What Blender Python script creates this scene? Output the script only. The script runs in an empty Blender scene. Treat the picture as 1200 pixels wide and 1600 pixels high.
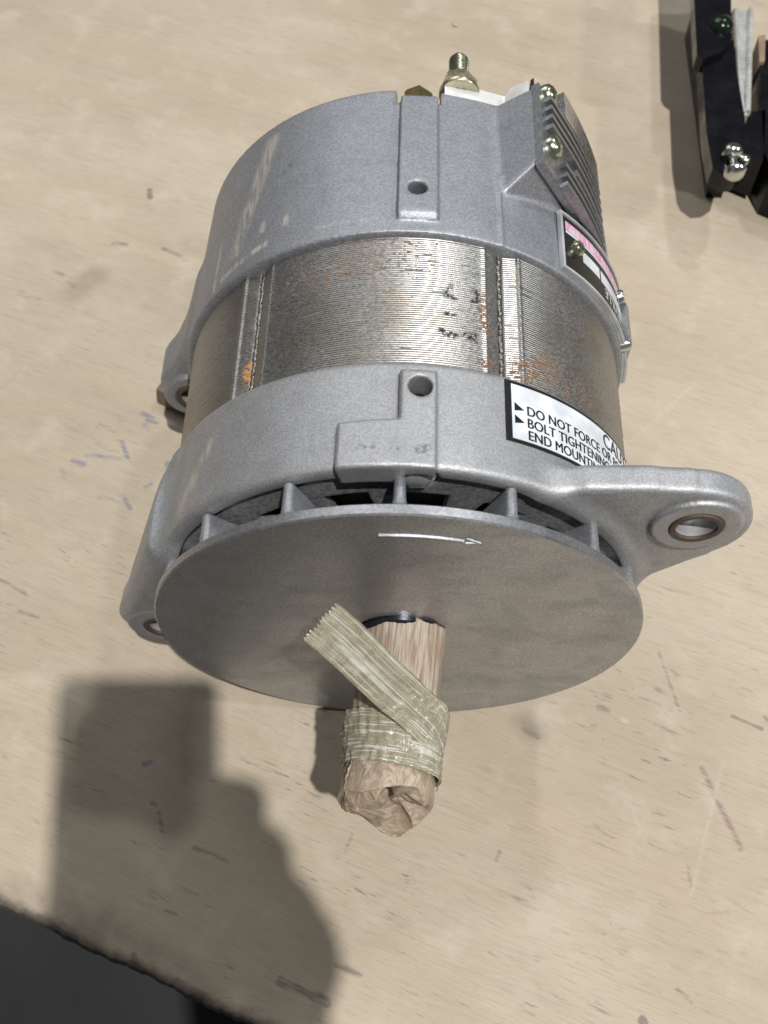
import bpy, bmesh, math, random
import numpy as np
import openvdb
from mathutils import Vector, Matrix, noise as mnoise

R = math.radians
random.seed(7)
rng = np.random.default_rng(7)
sc = bpy.context.scene
COL = sc.collection
AX = 0.097                       # height of the alternator's axis above the table (m)

# ------------------------------------------------------------------ camera
cam_d = bpy.data.cameras.new('camera')
cam = bpy.data.objects.new('camera', cam_d)
COL.objects.link(cam)
CAM = Vector((-0.0005, -0.168, 0.3906 + AX))
yaw, pitch = -0.0286, 1.0517
FWD = Vector((math.sin(yaw) * math.cos(pitch), math.cos(yaw) * math.cos(pitch), -math.sin(pitch)))
RIGHT = FWD.cross(Vector((0, 0, 1))).normalized()
UP = RIGHT.cross(FWD)
cam.matrix_world = Matrix(((RIGHT.x, UP.x, -FWD.x, CAM.x), (RIGHT.y, UP.y, -FWD.y, CAM.y),
                           (RIGHT.z, UP.z, -FWD.z, CAM.z), (0, 0, 0, 1)))
cam_d.sensor_fit = 'VERTICAL'
cam_d.sensor_height = 24.0
cam_d.sensor_width = 18.0
cam_d.lens = 24.0 * 1669.0 / 1600.0
cam_d.clip_start = 0.004
cam_d.clip_end = 50.0
cam_d.dof.use_dof = True
cam_d.dof.focus_distance = 0.41
cam_d.dof.aperture_fstop = 11.0
sc.camera = cam

# ------------------------------------------------------------------ world, lamps, exposure
world = bpy.data.worlds.new('World')
sc.world = world
world.use_nodes = True
bg = world.node_tree.nodes['Background']
bg.inputs['Color'].default_value = (0.93, 0.96, 1.0, 1)
bg.inputs['Strength'].default_value = 0.082

KEYDIR = Vector((-0.1837, 0.3271, -0.927)).normalized()      # the way the key lamp's light travels


def point_lamp(name, pos, energy, radius, color):
    l = bpy.data.lights.new(name, 'POINT')
    l.energy = energy
    l.shadow_soft_size = radius
    l.color = color
    o = bpy.data.objects.new(name, l)
    o.location = pos
    COL.objects.link(o)
    return o


def area_lamp(name, pos, target, energy, sx, sy, color):
    l = bpy.data.lights.new(name, 'AREA')
    l.shape = 'RECTANGLE'
    l.size, l.size_y = sx, sy
    l.energy = energy
    l.color = color
    o = bpy.data.objects.new(name, l)
    o.location = pos
    o.rotation_euler = (Vector(target) - Vector(pos)).to_track_quat('-Z', 'Y').to_euler()
    COL.objects.link(o)
    return o


point_lamp('key_lamp', CAM - KEYDIR * 3.5, 580.0, 0.036, (1.0, 0.98, 0.945))
area_lamp('side_lamp', (2.05, -0.35, 1.75), (0, 0.1, 0.1), 16.0, 0.16, 0.16, (0.95, 0.98, 1.0))
area_lamp('rear_lamp', (0.88, 1.32, 2.3), (0, 0.1, 0.1), 12.5, 0.14, 0.14, (0.92, 0.97, 1.0))

area_lamp('added_fill_light', (-1.0, 1.9, 2.3), (-0.45, 0.85, 0.0), 19.0, 1.6, 1.6, (0.97, 0.98, 1.0))  # added soft fill, brightens the far left of the table

sc.cycles.max_bounces = 6
sc.cycles.diffuse_bounces = 3
sc.cycles.glossy_bounces = 3
sc.cycles.caustics_reflective = False
sc.cycles.caustics_refractive = False
sc.view_settings.view_transform = 'Standard'
sc.view_settings.look = 'None'
sc.view_settings.exposure = 0.0
sc.view_settings.gamma = 1.0
sc.view_settings.use_curve_mapping = False


# ------------------------------------------------------------------ node helpers
class NT:
    def __init__(self, name):
        self.m = bpy.data.materials.new(name)
        self.m.use_nodes = True
        self.t = self.m.node_tree
        self.b = self.t.nodes['Principled BSDF']
        self.out = self.t.nodes['Material Output']

    def n(self, typ, **kw):
        nd = self.t.nodes.new(typ)
        for k, v in kw.items():
            setattr(nd, k, v)
        return nd

    def put(self, sock, v):
        if hasattr(v, 'is_output') or isinstance(v, bpy.types.NodeSocket):
            self.t.links.new(v, sock)
        elif isinstance(v, (tuple, list)) and len(v) == 3 and sock.type == 'RGBA':
            sock.default_value = (*v, 1)
        else:
            sock.default_value = v

    def coord(self, which='Object'):
        if not hasattr(self, '_c'):
            self._c = self.n('ShaderNodeTexCoord')
        return self._c.outputs[which]

    def mapping(self, vec, loc=(0, 0, 0), rot=(0, 0, 0), scale=(1, 1, 1)):
        m = self.n('ShaderNodeMapping')
        self.put(m.inputs['Vector'], vec)
        m.inputs['Location'].default_value = loc
        m.inputs['Rotation'].default_value = rot
        m.inputs['Scale'].default_value = scale
        return m.outputs[0]

    def noise(self, vec, scale, detail=2.0, rough=0.5, dist=0.0):
        t = self.n('ShaderNodeTexNoise')
        self.put(t.inputs['Vector'], vec)
        t.inputs['Scale'].default_value = scale
        t.inputs['Detail'].default_value = detail
        t.inputs['Roughness'].default_value = rough
        t.inputs['Distortion'].default_value = dist
        return t.outputs['Fac']

    def math(self, op, a, b=0.0, c=None, clamp=False):
        m = self.n('ShaderNodeMath', operation=op, use_clamp=clamp)
        self.put(m.inputs[0], a)
        self.put(m.inputs[1], b)
        if c is not None:
            self.put(m.inputs[2], c)
        return m.outputs[0]

    def ramp(self, v, lo, hi, a=0.0, b=1.0, smooth=True):
        m = self.n('ShaderNodeMapRange', interpolation_type='SMOOTHSTEP' if smooth else 'LINEAR')
        self.put(m.inputs['Value'], v)
        m.inputs['From Min'].default_value = lo
        m.inputs['From Max'].default_value = hi
        m.inputs['To Min'].default_value = a
        m.inputs['To Max'].default_value = b
        return m.outputs['Result']

    def mix(self, f, a, b, typ='MIX'):
        m = self.n('ShaderNodeMix', data_type='RGBA', blend_type=typ)
        self.put(m.inputs[0], f)
        self.put(m.inputs[6], a)
        self.put(m.inputs[7], b)
        return m.outputs[2]

    def attr(self, name):
        return self.n('ShaderNodeAttribute', attribute_name=name).outputs['Fac']

    def bump(self, h, strength, dist, normal=None):
        b = self.n('ShaderNodeBump')
        b.inputs['Strength'].default_value = strength
        b.inputs['Distance'].default_value = dist
        self.put(b.inputs['Height'], h)
        if normal is not None:
            self.put(b.inputs['Normal'], normal)
        return b.outputs[0]

    def set(self, **kw):
        for k, v in kw.items():
            self.put(self.b.inputs[k.replace('_', ' ')], v)
        return self.m


def simple(name, col, rough=0.5, metal=0.0, **kw):
    t = NT(name)
    c = t.coord()
    f = t.noise(c, 90.0, 3)
    g = t.noise(c, 900.0, 2)
    lo = tuple(x * 0.82 for x in col)
    hi = tuple(min(1, x * 1.12) for x in col)
    colr = t.mix(t.ramp(f, 0.3, 0.7), lo, hi)
    t.set(Base_Color=colr, Metallic=metal, Roughness=t.ramp(g, 0.2, 0.8, max(0.02, rough - 0.08), rough + 0.08),
          Normal=t.bump(g, 0.15, 0.0002), **kw)
    return t.m


M = {}


def mat_cast(name, col, rough, grain, dirt, bumpd, metal=0.86):
    """sand/die cast aluminium: grain with painted glints, slight stains, optional transferred wood dust"""
    t = NT(name)
    c = t.coord()
    fine = t.noise(c, grain, 2, 0.6)
    fine2 = t.noise(c, grain * 2.3, 1, 0.5)
    mid = t.noise(c, 130.0, 4, 0.6)
    big = t.noise(c, 26.0, 4, 0.6)
    a = t.mix(t.ramp(fine, 0.3, 0.72), tuple(x * 0.80 for x in col), tuple(min(1, x * 1.14) for x in col))
    a = t.mix(t.ramp(mid, 0.40, 0.78, 0, 0.34), a, tuple(x * 0.60 for x in col))
    a = t.mix(t.ramp(big, 0.45, 0.8, 0, dirt), a, (0.20, 0.175, 0.145))
    rub = t.noise(t.mapping(c, rot=(.4, .2, .9), scale=(1, .35, 1)), 60.0, 5, 0.7, 0.8)
    a = t.mix(t.ramp(rub, 0.58, 0.72, 0, 0.30), a, tuple(min(1, x * 1.35) for x in col))
    painted_glint = t.ramp(fine2, 0.66, 0.76)
    a = t.mix(t.math('MULTIPLY', painted_glint, 0.42), a, (0.86, 0.87, 0.9))  # bright glints of the grain painted into the base colour
    st = t.attr('dust')
    stn = t.math('MULTIPLY', st, t.ramp(t.noise(t.mapping(c, scale=(1.0, 0.18, 1.0)), 620.0, 3), 0.30, 0.66))
    a = t.mix(stn, a, (0.60, 0.53, 0.43))
    dk = t.math('MULTIPLY', t.attr('grime_and_dark'), t.ramp(t.noise(c, 500.0, 3), 0.42, 0.6))
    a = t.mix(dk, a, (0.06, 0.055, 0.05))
    met = t.math('SUBTRACT', metal, t.math('MULTIPLY', stn, 0.5), clamp=True)
    rg = t.math('ADD', t.ramp(fine2, 0.3, 0.7, rough - 0.07, rough + 0.07), t.math('MULTIPLY', big, 0.08))
    t.set(Base_Color=a, Metallic=met, Roughness=rg, Normal=t.bump(fine, 0.45, bumpd))
    return t.m


M['cast'] = mat_cast('cast_aluminium', (0.455, 0.460, 0.474), 0.52, 1300.0, 0.10, 0.00017, 0.66)
M['cast_fan'] = mat_cast('fan_aluminium', (0.45, 0.457, 0.475), 0.43, 900.0, 0.22, 0.00010)


def smudge_fan():
    m = M['cast_fan']
    t = NT.__new__(NT)
    t.m, t.t = m, m.node_tree
    t.b = t.t.nodes['Principled BSDF']
    old = t.b.inputs['Base Color'].links[0].from_socket
    c = t.coord()
    cl = t.noise(t.mapping(c, scale=(1, 1, 1.6)), 34.0, 5, 0.65, 0.6)
    cl2 = t.noise(t.mapping(c, rot=(0, .5, 0), scale=(.25, 1, 1.6)), 150.0, 4, 0.7, 0.3)
    pits = t.ramp(t.noise(c, 420.0, 3, 0.7), 0.66, 0.74, 0, 0.5)
    a = t.mix(t.ramp(cl, 0.42, 0.78, 0, 0.28), old, (0.185, 0.18, 0.175))
    a = t.mix(t.ramp(cl2, 0.60, 0.72, 0, 0.35), a, (0.56, 0.57, 0.60))
    a = t.mix(pits, a, (0.10, 0.09, 0.08))
    t.put(t.b.inputs['Base Color'], a)
    rg = t.ramp(cl, 0.3, 0.7, 0.36, 0.50)
    t.put(t.b.inputs['Roughness'], rg)


smudge_fan()
M['cast_rear'] = mat_cast('rear_cast_aluminium', (0.372, 0.384, 0.415), 0.50, 1000.0, 0.10, 0.00014, 0.66)


def mat_stator():
    t = NT('laminated_steel')
    c = t.coord()
    fine = t.noise(t.mapping(c, scale=(1, 3.0, 1)), 700.0, 3)
    spec = t.noise(t.mapping(c, scale=(1, 1.5, 1)), 420.0, 4, 0.75)
    rust_area = t.attr('rust')
    rm = t.ramp(t.math('ADD', t.math('MULTIPLY', rust_area, 0.24), spec), 0.66, 0.74)
    few = t.ramp(t.noise(t.mapping(c, scale=(1, 1.6, 1)), 200.0, 4, 0.7), 0.655, 0.73)
    col = t.mix(t.ramp(fine, 0.3, 0.7), (0.26, 0.252, 0.24), (0.42, 0.412, 0.40))
    col = t.mix(t.ramp(t.noise(c, 45.0, 3), 0.4, 0.75, 0, 0.55), col, (0.24, 0.205, 0.16))
    rustc = t.mix(t.noise(c, 900.0, 2), (0.13, 0.07, 0.035), (0.28, 0.15, 0.07))
    r = t.math('MAXIMUM', t.math('MULTIPLY', rm, t.ramp(rust_area, 0.05, 0.5), clamp=True), t.math('MULTIPLY', few, 0.30))
    col = t.mix(r, col, rustc)
    org = t.math('MULTIPLY', t.attr('orange'), t.ramp(spec, 0.42, 0.56))
    col = t.mix(org, col, (0.62, 0.26, 0.03))
    ink = t.math('MULTIPLY', t.attr('ink'), t.ramp(t.noise(c, 800.0, 3, 0.7), 0.40, 0.52))
    col = t.mix(ink, col, (0.015, 0.016, 0.022))
    cover = t.math('MAXIMUM', t.math('MAXIMUM', r, org), ink)
    met = t.math('SUBTRACT', 0.86, t.math('MULTIPLY', cover, 0.8), clamp=True)
    rg = t.math('ADD', t.ramp(fine, 0.25, 0.75, 0.30, 0.45), t.math('MULTIPLY', cover, 0.4))
    t.set(Base_Color=col, Metallic=met, Roughness=rg, Normal=t.bump(fine, 0.12, 0.00010))
    return t.m


M['stator'] = mat_stator()
M['weld'] = simple('weld_steel', (0.33, 0.31, 0.27), 0.34, 0.9)
M['zinc'] = simple('zinc_plated_steel', (0.58, 0.61, 0.60), 0.26, 0.95)
M['sleeve_steel'] = simple('dull_sleeve_steel', (0.36, 0.36, 0.37), 0.5, 0.25)
M['bolt_zinc'] = simple('bright_zinc_bolt', (0.60, 0.63, 0.64), 0.25, 0.6)
M['nut_olive'] = simple('pale_olive_nut', (0.60, 0.55, 0.40), 0.30, 0.9)
M['brass'] = simple('yellow_zinc_brass', (0.62, 0.50, 0.26), 0.27, 0.95)
M['olive_zinc'] = simple('olive_chromate_steel', (0.46, 0.49, 0.36), 0.24, 0.95)
M['dark_steel'] = simple('dark_steel', (0.10, 0.105, 0.125), 0.22, 0.9)
M['bush'] = simple('rusty_bushing', (0.105, 0.075, 0.055), 0.65, 0.25)
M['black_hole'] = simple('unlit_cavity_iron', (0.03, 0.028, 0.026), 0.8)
M['white_plastic'] = simple('white_insulator', (0.72, 0.72, 0.70), 0.5)
M['black_plastic'] = simple('black_gasket', (0.02, 0.02, 0.02), 0.5)
M['label_white'] = simple('label_white_vinyl', (0.74, 0.78, 0.83), 0.33)
M['label_black'] = simple('label_black_ink', (0.012, 0.012, 0.013), 0.4)
M['plate_black'] = simple('nameplate_black', (0.025, 0.024, 0.022), 0.35, 0.3)
M['plate_edge'] = simple('nameplate_bare_edge', (0.62, 0.64, 0.66), 0.4, 0.35)
M['plate_white'] = simple('nameplate_white_field', (0.66, 0.69, 0.72), 0.35)
M['finned'] = mat_cast('finned_aluminium', (0.40, 0.41, 0.425), 0.33, 700.0, 0.10, 0.00010)
M['brushed'] = simple('brushed_aluminium', (0.62, 0.62, 0.61), 0.25, 0.95)


def mat_pink():
    t = NT('nameplate_red_field')
    c = t.coord()
    v = t.noise(t.mapping(c, scale=(1, .15, 1)), 900.0, 2)
    t.set(Base_Color=t.mix(t.ramp(v, 0.4, 0.62), (0.78, 0.30, 0.50), (0.80, 0.64, 0.74)), Roughness=0.3, Metallic=0.1)
    return t.m


M['pink'] = mat_pink()


def mat_paper():
    t = NT('waxed_brown_paper')
    uv = t.coord('UV')
    c = t.coord()
    st = t.noise(t.mapping(uv, scale=(70, 2.2, 1)), 1.0, 4, 0.65, 0.4)
    st2 = t.noise(t.mapping(uv, scale=(160, 5, 1)), 1.0, 3, 0.6, 0.2)
    big = t.noise(c, 55.0, 3)
    a = t.mix(t.ramp(st, 0.34, 0.66), (0.29, 0.20, 0.135), (0.55, 0.475, 0.40))
    a = t.mix(t.ramp(st2, 0.45, 0.68, 0, 0.7), a, (0.62, 0.545, 0.46))
    a = t.mix(t.ramp(big, 0.48, 0.72, 0, 0.45), a, (0.38, 0.255, 0.165))
    h = t.math('ADD', t.math('MULTIPLY', st, 1.0), t.math('MULTIPLY', st2, 0.6))
    t.set(Base_Color=a, Roughness=0.55, Normal=t.bump(h, 0.55, 0.0005))
    return t.m


def mat_crumple():
    t = NT('crumpled_brown_paper')
    c = t.coord()
    st = t.noise(t.mapping(c, rot=(0.3, 0.4, 0.2), scale=(1, 1, 5.0)), 230.0, 4, 0.7, 0.8)
    big = t.noise(c, 70.0, 3)
    a = t.mix(t.ramp(st, 0.34, 0.68), (0.30, 0.225, 0.155), (0.53, 0.445, 0.345))
    a = t.mix(t.ramp(big, 0.45, 0.7, 0, 0.4), a, (0.40, 0.28, 0.185))
    t.set(Base_Color=a, Roughness=0.5, Normal=t.bump(st, 0.35, 0.0006))
    return t.m


def mat_tape():
    t = NT('filament_tape')
    uv = t.coord('UV')
    c = t.coord()
    thr = t.noise(t.mapping(uv, scale=(26, 0.5, 1)), 1.0, 2, 0.5, 0.15)
    thr2 = t.noise(t.mapping(uv, scale=(60, 3.5, 1)), 1.0, 3, 0.6, 0.4)
    gr = t.noise(c, 1500.0, 3, 0.7)
    cloud = t.noise(c, 120.0, 4, 0.6)
    a = t.mix(t.ramp(gr, 0.35, 0.7), (0.40, 0.36, 0.235), (0.58, 0.54, 0.41))
    a = t.mix(t.ramp(cloud, 0.45, 0.72, 0, 0.6), a, (0.66, 0.63, 0.53))
    crs = t.ramp(t.noise(t.mapping(uv, scale=(2.5, 55, 1)), 1.0, 3, 0.6, 0.6), 0.56, 0.68, 0, 0.45)
    a = t.mix(crs, a, (0.74, 0.73, 0.66))
    w = t.math('MAXIMUM', t.ramp(thr, 0.545, 0.60), t.ramp(thr2, 0.60, 0.70, 0, 0.8))
    w = t.math('MULTIPLY', w, t.ramp(cloud, 0.25, 0.5, 0.35, 1.0))
    a = t.mix(w, a, (0.76, 0.745, 0.66))
    t.set(Base_Color=a, Roughness=t.ramp(gr, 0.3, 0.7, 0.14, 0.34), Normal=t.bump(t.math('ADD', w, gr), 0.3, 0.0002),
          Coat_Weight=0.5, Coat_Roughness=0.10)
    tr = t.n('ShaderNodeBsdfTranslucent')
    t.put(tr.inputs[0], a)
    tp = t.n('ShaderNodeBsdfTransparent')
    m1 = t.n('ShaderNodeMixShader')
    m1.inputs[0].default_value = 0.22
    t.t.links.new(t.b.outputs[0], m1.inputs[1])
    t.t.links.new(tr.outputs[0], m1.inputs[2])
    m2 = t.n('ShaderNodeMixShader')
    t.put(m2.inputs[0], t.ramp(w, 0, 1, 0.30, 0.04))
    t.t.links.new(m1.outputs[0], m2.inputs[1])
    t.t.links.new(tp.outputs[0], m2.inputs[2])
    t.t.links.new(m2.outputs[0], t.out.inputs[0])
    return t.m


M['paper'] = mat_paper()
M['crumple'] = mat_crumple()
M['tape'] = mat_tape()


def mat_plywood():
    t = NT('worn_plywood')
    c = t.coord()                                   # object space: x runs along the grain
    gx = t.mapping(c, scale=(0.06, 1.0, 1.0))
    g1 = t.noise(gx, 230.0, 4, 0.6, 0.3)
    g2 = t.noise(t.mapping(c, scale=(0.07, 1, 1)), 1100.0, 3, 0.65)
    fs = t.noise(c, 1400.0, 2, 0.6)
    blot = t.noise(t.mapping(c, scale=(0.55, 1, 1)), 9.0, 5, 0.6)
    blot2 = t.noise(c, 38.0, 4, 0.62)
    cath = t.noise(t.mapping(c, scale=(0.22, 1, 1)), 26.0, 3, 0.5, 0.6)
    a = t.mix(t.ramp(blot, 0.3, 0.72), (0.45, 0.375, 0.278), (0.555, 0.478, 0.368))
    a = t.mix(t.ramp(cath, 0.46, 0.68, 0, 0.45), a, (0.53, 0.43, 0.325))
    a = t.mix(t.ramp(g1, 0.48, 0.74, 0, 0.28), a, (0.365, 0.29, 0.22))
    a = t.mix(t.ramp(g2, 0.47, 0.68, 0, 0.42), a, (0.345, 0.285, 0.225))
    a = t.mix(t.ramp(fs, 0.5, 0.75, 0, 0.22), a, (0.36, 0.30, 0.24))
    a = t.mix(t.ramp(blot2, 0.50, 0.72, 0, 0.45), a, (0.59, 0.525, 0.42))
    # worn dirt in the open grain, stronger towards the working edge
    sep = t.n('ShaderNodeSeparateXYZ')
    t.put(sep.inputs[0], c)
    v = sep.outputs['Y']
    near = t.ramp(v, 0.42, 0.05, 0.0, 1.0)
    dash = t.noise(t.mapping(c, scale=(0.13, 1, 1)), 420.0, 3, 0.7, 0.2)
    zone = t.ramp(t.noise(t.mapping(c, scale=(0.6, 1, 1)), 24.0, 4, 0.65), 0.45, 0.68)
    dm = t.math('MULTIPLY', t.ramp(dash, 0.585, 0.68), t.math('MULTIPLY', zone, t.math('ADD', 0.22, t.math('MULTIPLY', near, 0.75))))
    a = t.mix(dm, a, (0.125, 0.105, 0.095))
    speck = t.math('MULTIPLY', t.ramp(t.noise(c, 170.0, 4, 0.7), 0.70, 0.76), t.ramp(near, 0.0, 1.0, 0.15, 0.7))
    a = t.mix(speck, a, (0.10, 0.095, 0.10))
    # strokes and stains carried on the mesh, broken up by the grain
    brn = t.noise(t.mapping(c, scale=(0.2, 1, 1)), 480.0, 2, 0.6)
    brk = t.ramp(brn, 0.30, 0.62)

    def worn(name, lo, hi, top):
        return t.ramp(t.math('ADD', t.attr(name), t.math('MULTIPLY', t.math('SUBTRACT', brn, 0.5), 1.5)), lo, hi, 0.0, top)
    a = t.mix(worn('dark', 0.30, 1.05, 0.62), a, (0.09, 0.088, 0.085))
    a = t.mix(worn('blue', 0.25, 1.1, 0.6), a, (0.10, 0.135, 0.27))
    a = t.mix(t.math('MULTIPLY', t.attr('purple'), t.ramp(brk, 0, 1, 0.15, 0.8), clamp=True), a, (0.20, 0.10, 0.12))
    a = t.mix(t.math('MULTIPLY', t.attr('pale'), t.ramp(brk, 0, 1, 0.3, 0.75), clamp=True), a, (0.62, 0.55, 0.455))
    a = t.mix(t.math('MULTIPLY', t.attr('smudge'), t.ramp(blot2, 0.3, 0.65, 0.2, 0.8)), a, (0.22, 0.175, 0.14))
    # dirty, splintered edge
    ew = t.math('ADD', v, t.math('MULTIPLY', t.math('SUBTRACT', t.noise(t.mapping(c, scale=(0.45, 1, 1)), 75.0, 4, 0.7), 0.5), 0.012))
    edge = t.ramp(ew, 0.0060, 0.0, 0.0, 0.85)
    a = t.mix(edge, a, (0.075, 0.062, 0.055))
    h = t.math('ADD', g2, dash)
    t.set(Base_Color=a, Roughness=t.ramp(blot2, 0.3, 0.7, 0.42, 0.6), Normal=t.bump(h, 0.25, 0.0004),
          Specular_IOR_Level=0.32)
    return t.m


M['plywood'] = mat_plywood()


def mat_concrete():
    t = NT('grey_concrete')
    c = t.coord()
    f = t.noise(c, 2.2, 3, 0.5)
    g = t.noise(c, 9.0, 3)
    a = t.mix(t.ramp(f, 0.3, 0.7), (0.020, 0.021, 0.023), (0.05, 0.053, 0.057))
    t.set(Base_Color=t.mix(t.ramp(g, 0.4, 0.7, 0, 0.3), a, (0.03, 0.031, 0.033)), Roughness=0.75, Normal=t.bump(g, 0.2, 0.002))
    return t.m


M['concrete'] = mat_concrete()


# ------------------------------------------------------------------ object helpers
def link(name, me, mat=None, parent=None, smooth=True):
    o = bpy.data.objects.new(name, me)
    COL.objects.link(o)
    if mat is not None:
        me.materials.append(mat)
    if parent is not None:
        o.parent = parent
    if smooth and len(me.polygons):
        me.polygons.foreach_set('use_smooth', np.ones(len(me.polygons), dtype=bool))
    return o


def py_mesh(name, verts, faces):
    me = bpy.data.meshes.new(name)
    me.from_pydata([tuple(map(float, v)) for v in verts], [], faces)
    me.update()
    return me


def np_mesh(name, V, Q):
    """fast quad mesh"""
    me = bpy.data.meshes.new(name)
    V = np.asarray(V, dtype=np.float32)
    Q = np.asarray(Q, dtype=np.int32)
    me.vertices.add(len(V))
    me.vertices.foreach_set('co', V.ravel())
    me.loops.add(Q.size)
    me.loops.foreach_set('vertex_index', Q.ravel())
    me.polygons.add(len(Q))
    k = Q.shape[1]
    me.polygons.foreach_set('loop_start', np.arange(0, Q.size, k, dtype=np.int32))
    me.update(calc_edges=True)
    me.validate()
    return me


def grid_faces(nu, nv, wrap_u=False):
    iu = np.arange(nu if wrap_u else nu - 1)
    iv = np.arange(nv - 1)
    U, W = np.meshgrid(iu, iv, indexing='ij')
    U2 = (U + 1) % nu
    q = np.stack([U * nv + W, U2 * nv + W, U2 * nv + W + 1, U * nv + W + 1], -1).reshape(-1, 4)
    return q


def set_attr(me, name, vals):
    at = me.attributes.new(name, 'FLOAT', 'POINT')
    at.data.foreach_set('value', np.asarray(vals, dtype=np.float32))


def empty(name, loc=(0, 0, 0)):
    o = bpy.data.objects.new(name, None)
    o.location = loc
    o.empty_display_size = 0.02
    COL.objects.link(o)
    return o


def tag(o, label=None, cat=None, group=None, kind=None):
    if label:
        o['label'] = label
    if cat:
        o['category'] = cat
    if group:
        o['group'] = group
    if kind:
        o['kind'] = kind
    return o


def bm_obj(name, bm, mat, parent=None, smooth=True, bevel=0.0, seg=2, angle=40):
    if bevel > 0:
        es = [e for e in bm.edges if len(e.link_faces) == 2 and e.calc_face_angle(0) > R(angle)]
        bmesh.ops.bevel(bm, geom=es, offset=bevel, segments=seg, affect='EDGES', profile=0.6, clamp_overlap=True)
    bmesh.ops.recalc_face_normals(bm, faces=bm.faces)
    me = bpy.data.meshes.new(name)
    bm.to_mesh(me)
    bm.free()
    o = link(name, me, mat, parent, smooth)
    if smooth:
        me.set_sharp_from_angle(angle=R(38))
    return o


def lathe_y(name, prof, mat, parent=None, seg=96, center=(0, 0), sharp=38):
    """prof: list of (r, y); revolve about the Y axis through x=center[0], z=center[1]"""
    V, F = [], []
    n = len(prof)
    for i in range(seg):
        a = 2 * math.pi * i / seg
        for r, y in prof:
            V.append((center[0] + r * math.cos(a), y, center[1] + r * math.sin(a)))
    for i in range(seg):
        j = (i + 1) % seg
        for k in range(n - 1):
            F.append((i * n + k, i * n + k + 1, j * n + k + 1, j * n + k))
    me = py_mesh(name, V, F)
    bm = bmesh.new()
    bm.from_mesh(me)
    bmesh.ops.remove_doubles(bm, verts=bm.verts, dist=1e-6)
    bmesh.ops.recalc_face_normals(bm, faces=bm.faces)
    bm.to_mesh(me)
    bm.free()
    o = link(name, me, mat, parent)
    me.set_sharp_from_angle(angle=R(sharp))
    return o


def pol(r, deg, y):
    return Vector((r * math.cos(R(deg)), y, AX + r * math.sin(R(deg))))


# ------------------------------------------------------------------ signed-distance casting helpers
def sd_poly(px, pz, poly):
    poly = np.asarray(poly, dtype=np.float32)
    d = np.full(px.shape, 1e9, dtype=np.float32)
    s = np.ones(px.shape, dtype=np.float32)
    n = len(poly)
    j = n - 1
    for i in range(n):
        ex, ez = poly[j] - poly[i]
        wx, wz = px - poly[i][0], pz - poly[i][1]
        tt = np.clip((wx * ex + wz * ez) / (ex * ex + ez * ez), 0, 1)
        d = np.minimum(d, (wx - ex * tt) ** 2 + (wz - ez * tt) ** 2)
        c1 = pz >= poly[i][1]
        c2 = pz < poly[j][1]
        c3 = ex * wz > ez * wx
        flip = (c1 & c2 & c3) | (~c1 & ~c2 & ~c3)
        s = np.where(flip, -s, s)
        j = i
    return s * np.sqrt(d)


def smin(a, b, k):
    h = np.clip(0.5 + 0.5 * (b - a) / k, 0, 1)
    return b + (a - b) * h - k * h * (1 - h)


def smax(a, b, k):
    return -smin(-a, -b, k)


def extr(d2, dy, rad):
    """round-edged extrusion of a 2-D distance d2 with the slab distance dy"""
    a, b = d2 + rad, dy + rad
    return np.minimum(np.maximum(a, b), 0) + np.sqrt(np.maximum(a, 0) ** 2 + np.maximum(b, 0) ** 2) - rad


def slab(v, lo, hi):
    return np.abs(v - (lo + hi) / 2) - (hi - lo) / 2


def sdf_mesh(sd, org, vox):
    g = openvdb.FloatGrid(0.01)
    g.copyFromArray(np.ascontiguousarray(sd.astype(np.float32)))
    pts, quads = g.convertToQuads(isovalue=0.0)
    pts = np.asarray(pts) * vox + np.asarray(org)
    return pts, np.asarray(quads)[:, ::-1]


def relax(V, Q, it=2, f=0.4):
    n = len(V)
    E = np.concatenate([Q[:, [0, 1]], Q[:, [1, 2]], Q[:, [2, 3]], Q[:, [3, 0]]])
    for _ in range(it):
        acc = np.zeros_like(V)
        cnt = np.bincount(E[:, 0], minlength=n) + np.bincount(E[:, 1], minlength=n)
        for k in range(3):
            acc[:, k] = np.bincount(E[:, 0], V[E[:, 1], k], n) + np.bincount(E[:, 1], V[E[:, 0], k], n)
        V = V + f * (acc / np.maximum(cnt, 1)[:, None] - V)
    return V


def vnormals(V, Q):
    fn = np.cross(V[Q[:, 2]] - V[Q[:, 0]], V[Q[:, 3]] - V[Q[:, 1]])
    N = np.zeros_like(V)
    for k in range(3):
        for c in range(3):
            N[:, c] += np.bincount(Q[:, k], fn[:, c], len(V))
    for c in range(3):
        N[:, c] += np.bincount(Q[:, 3], fn[:, c], len(V))
    return N / np.maximum(np.linalg.norm(N, axis=1), 1e-12)[:, None]


def split_parts(pieces, V, Q, region, mat, parent, attrs):
    """cut one casting into named parts; the surface stays continuous (shared normals)"""
    N = vnormals(V, Q)
    reg = region(V[Q].mean(axis=1))
    for idx, nm in enumerate(pieces):
        q = Q[reg == idx]
        if not len(q):
            continue
        used, inv = np.unique(q, return_inverse=True)
        v = V[used].copy()
        v[:, 2] += AX
        me = np_mesh(nm, v, inv.reshape(-1, 4))
        o = link(nm, me, mat, parent)
        me.normals_split_custom_set_from_vertices([tuple(x) for x in N[used]])
        for an, av in attrs.items():
            set_attr(me, an, av[used])


def seg_mask(x, y, a, b, w, soft):
    ax, ay = a
    bx, by = b
    ex, ey = bx - ax, by - ay
    tt = np.clip(((x - ax) * ex + (y - ay) * ey) / (ex * ex + ey * ey + 1e-12), 0, 1)
    d = np.hypot(x - ax - ex * tt, y - ay - ey * tt)
    return np.clip(1 - (d - w) / soft, 0, 1)


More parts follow.
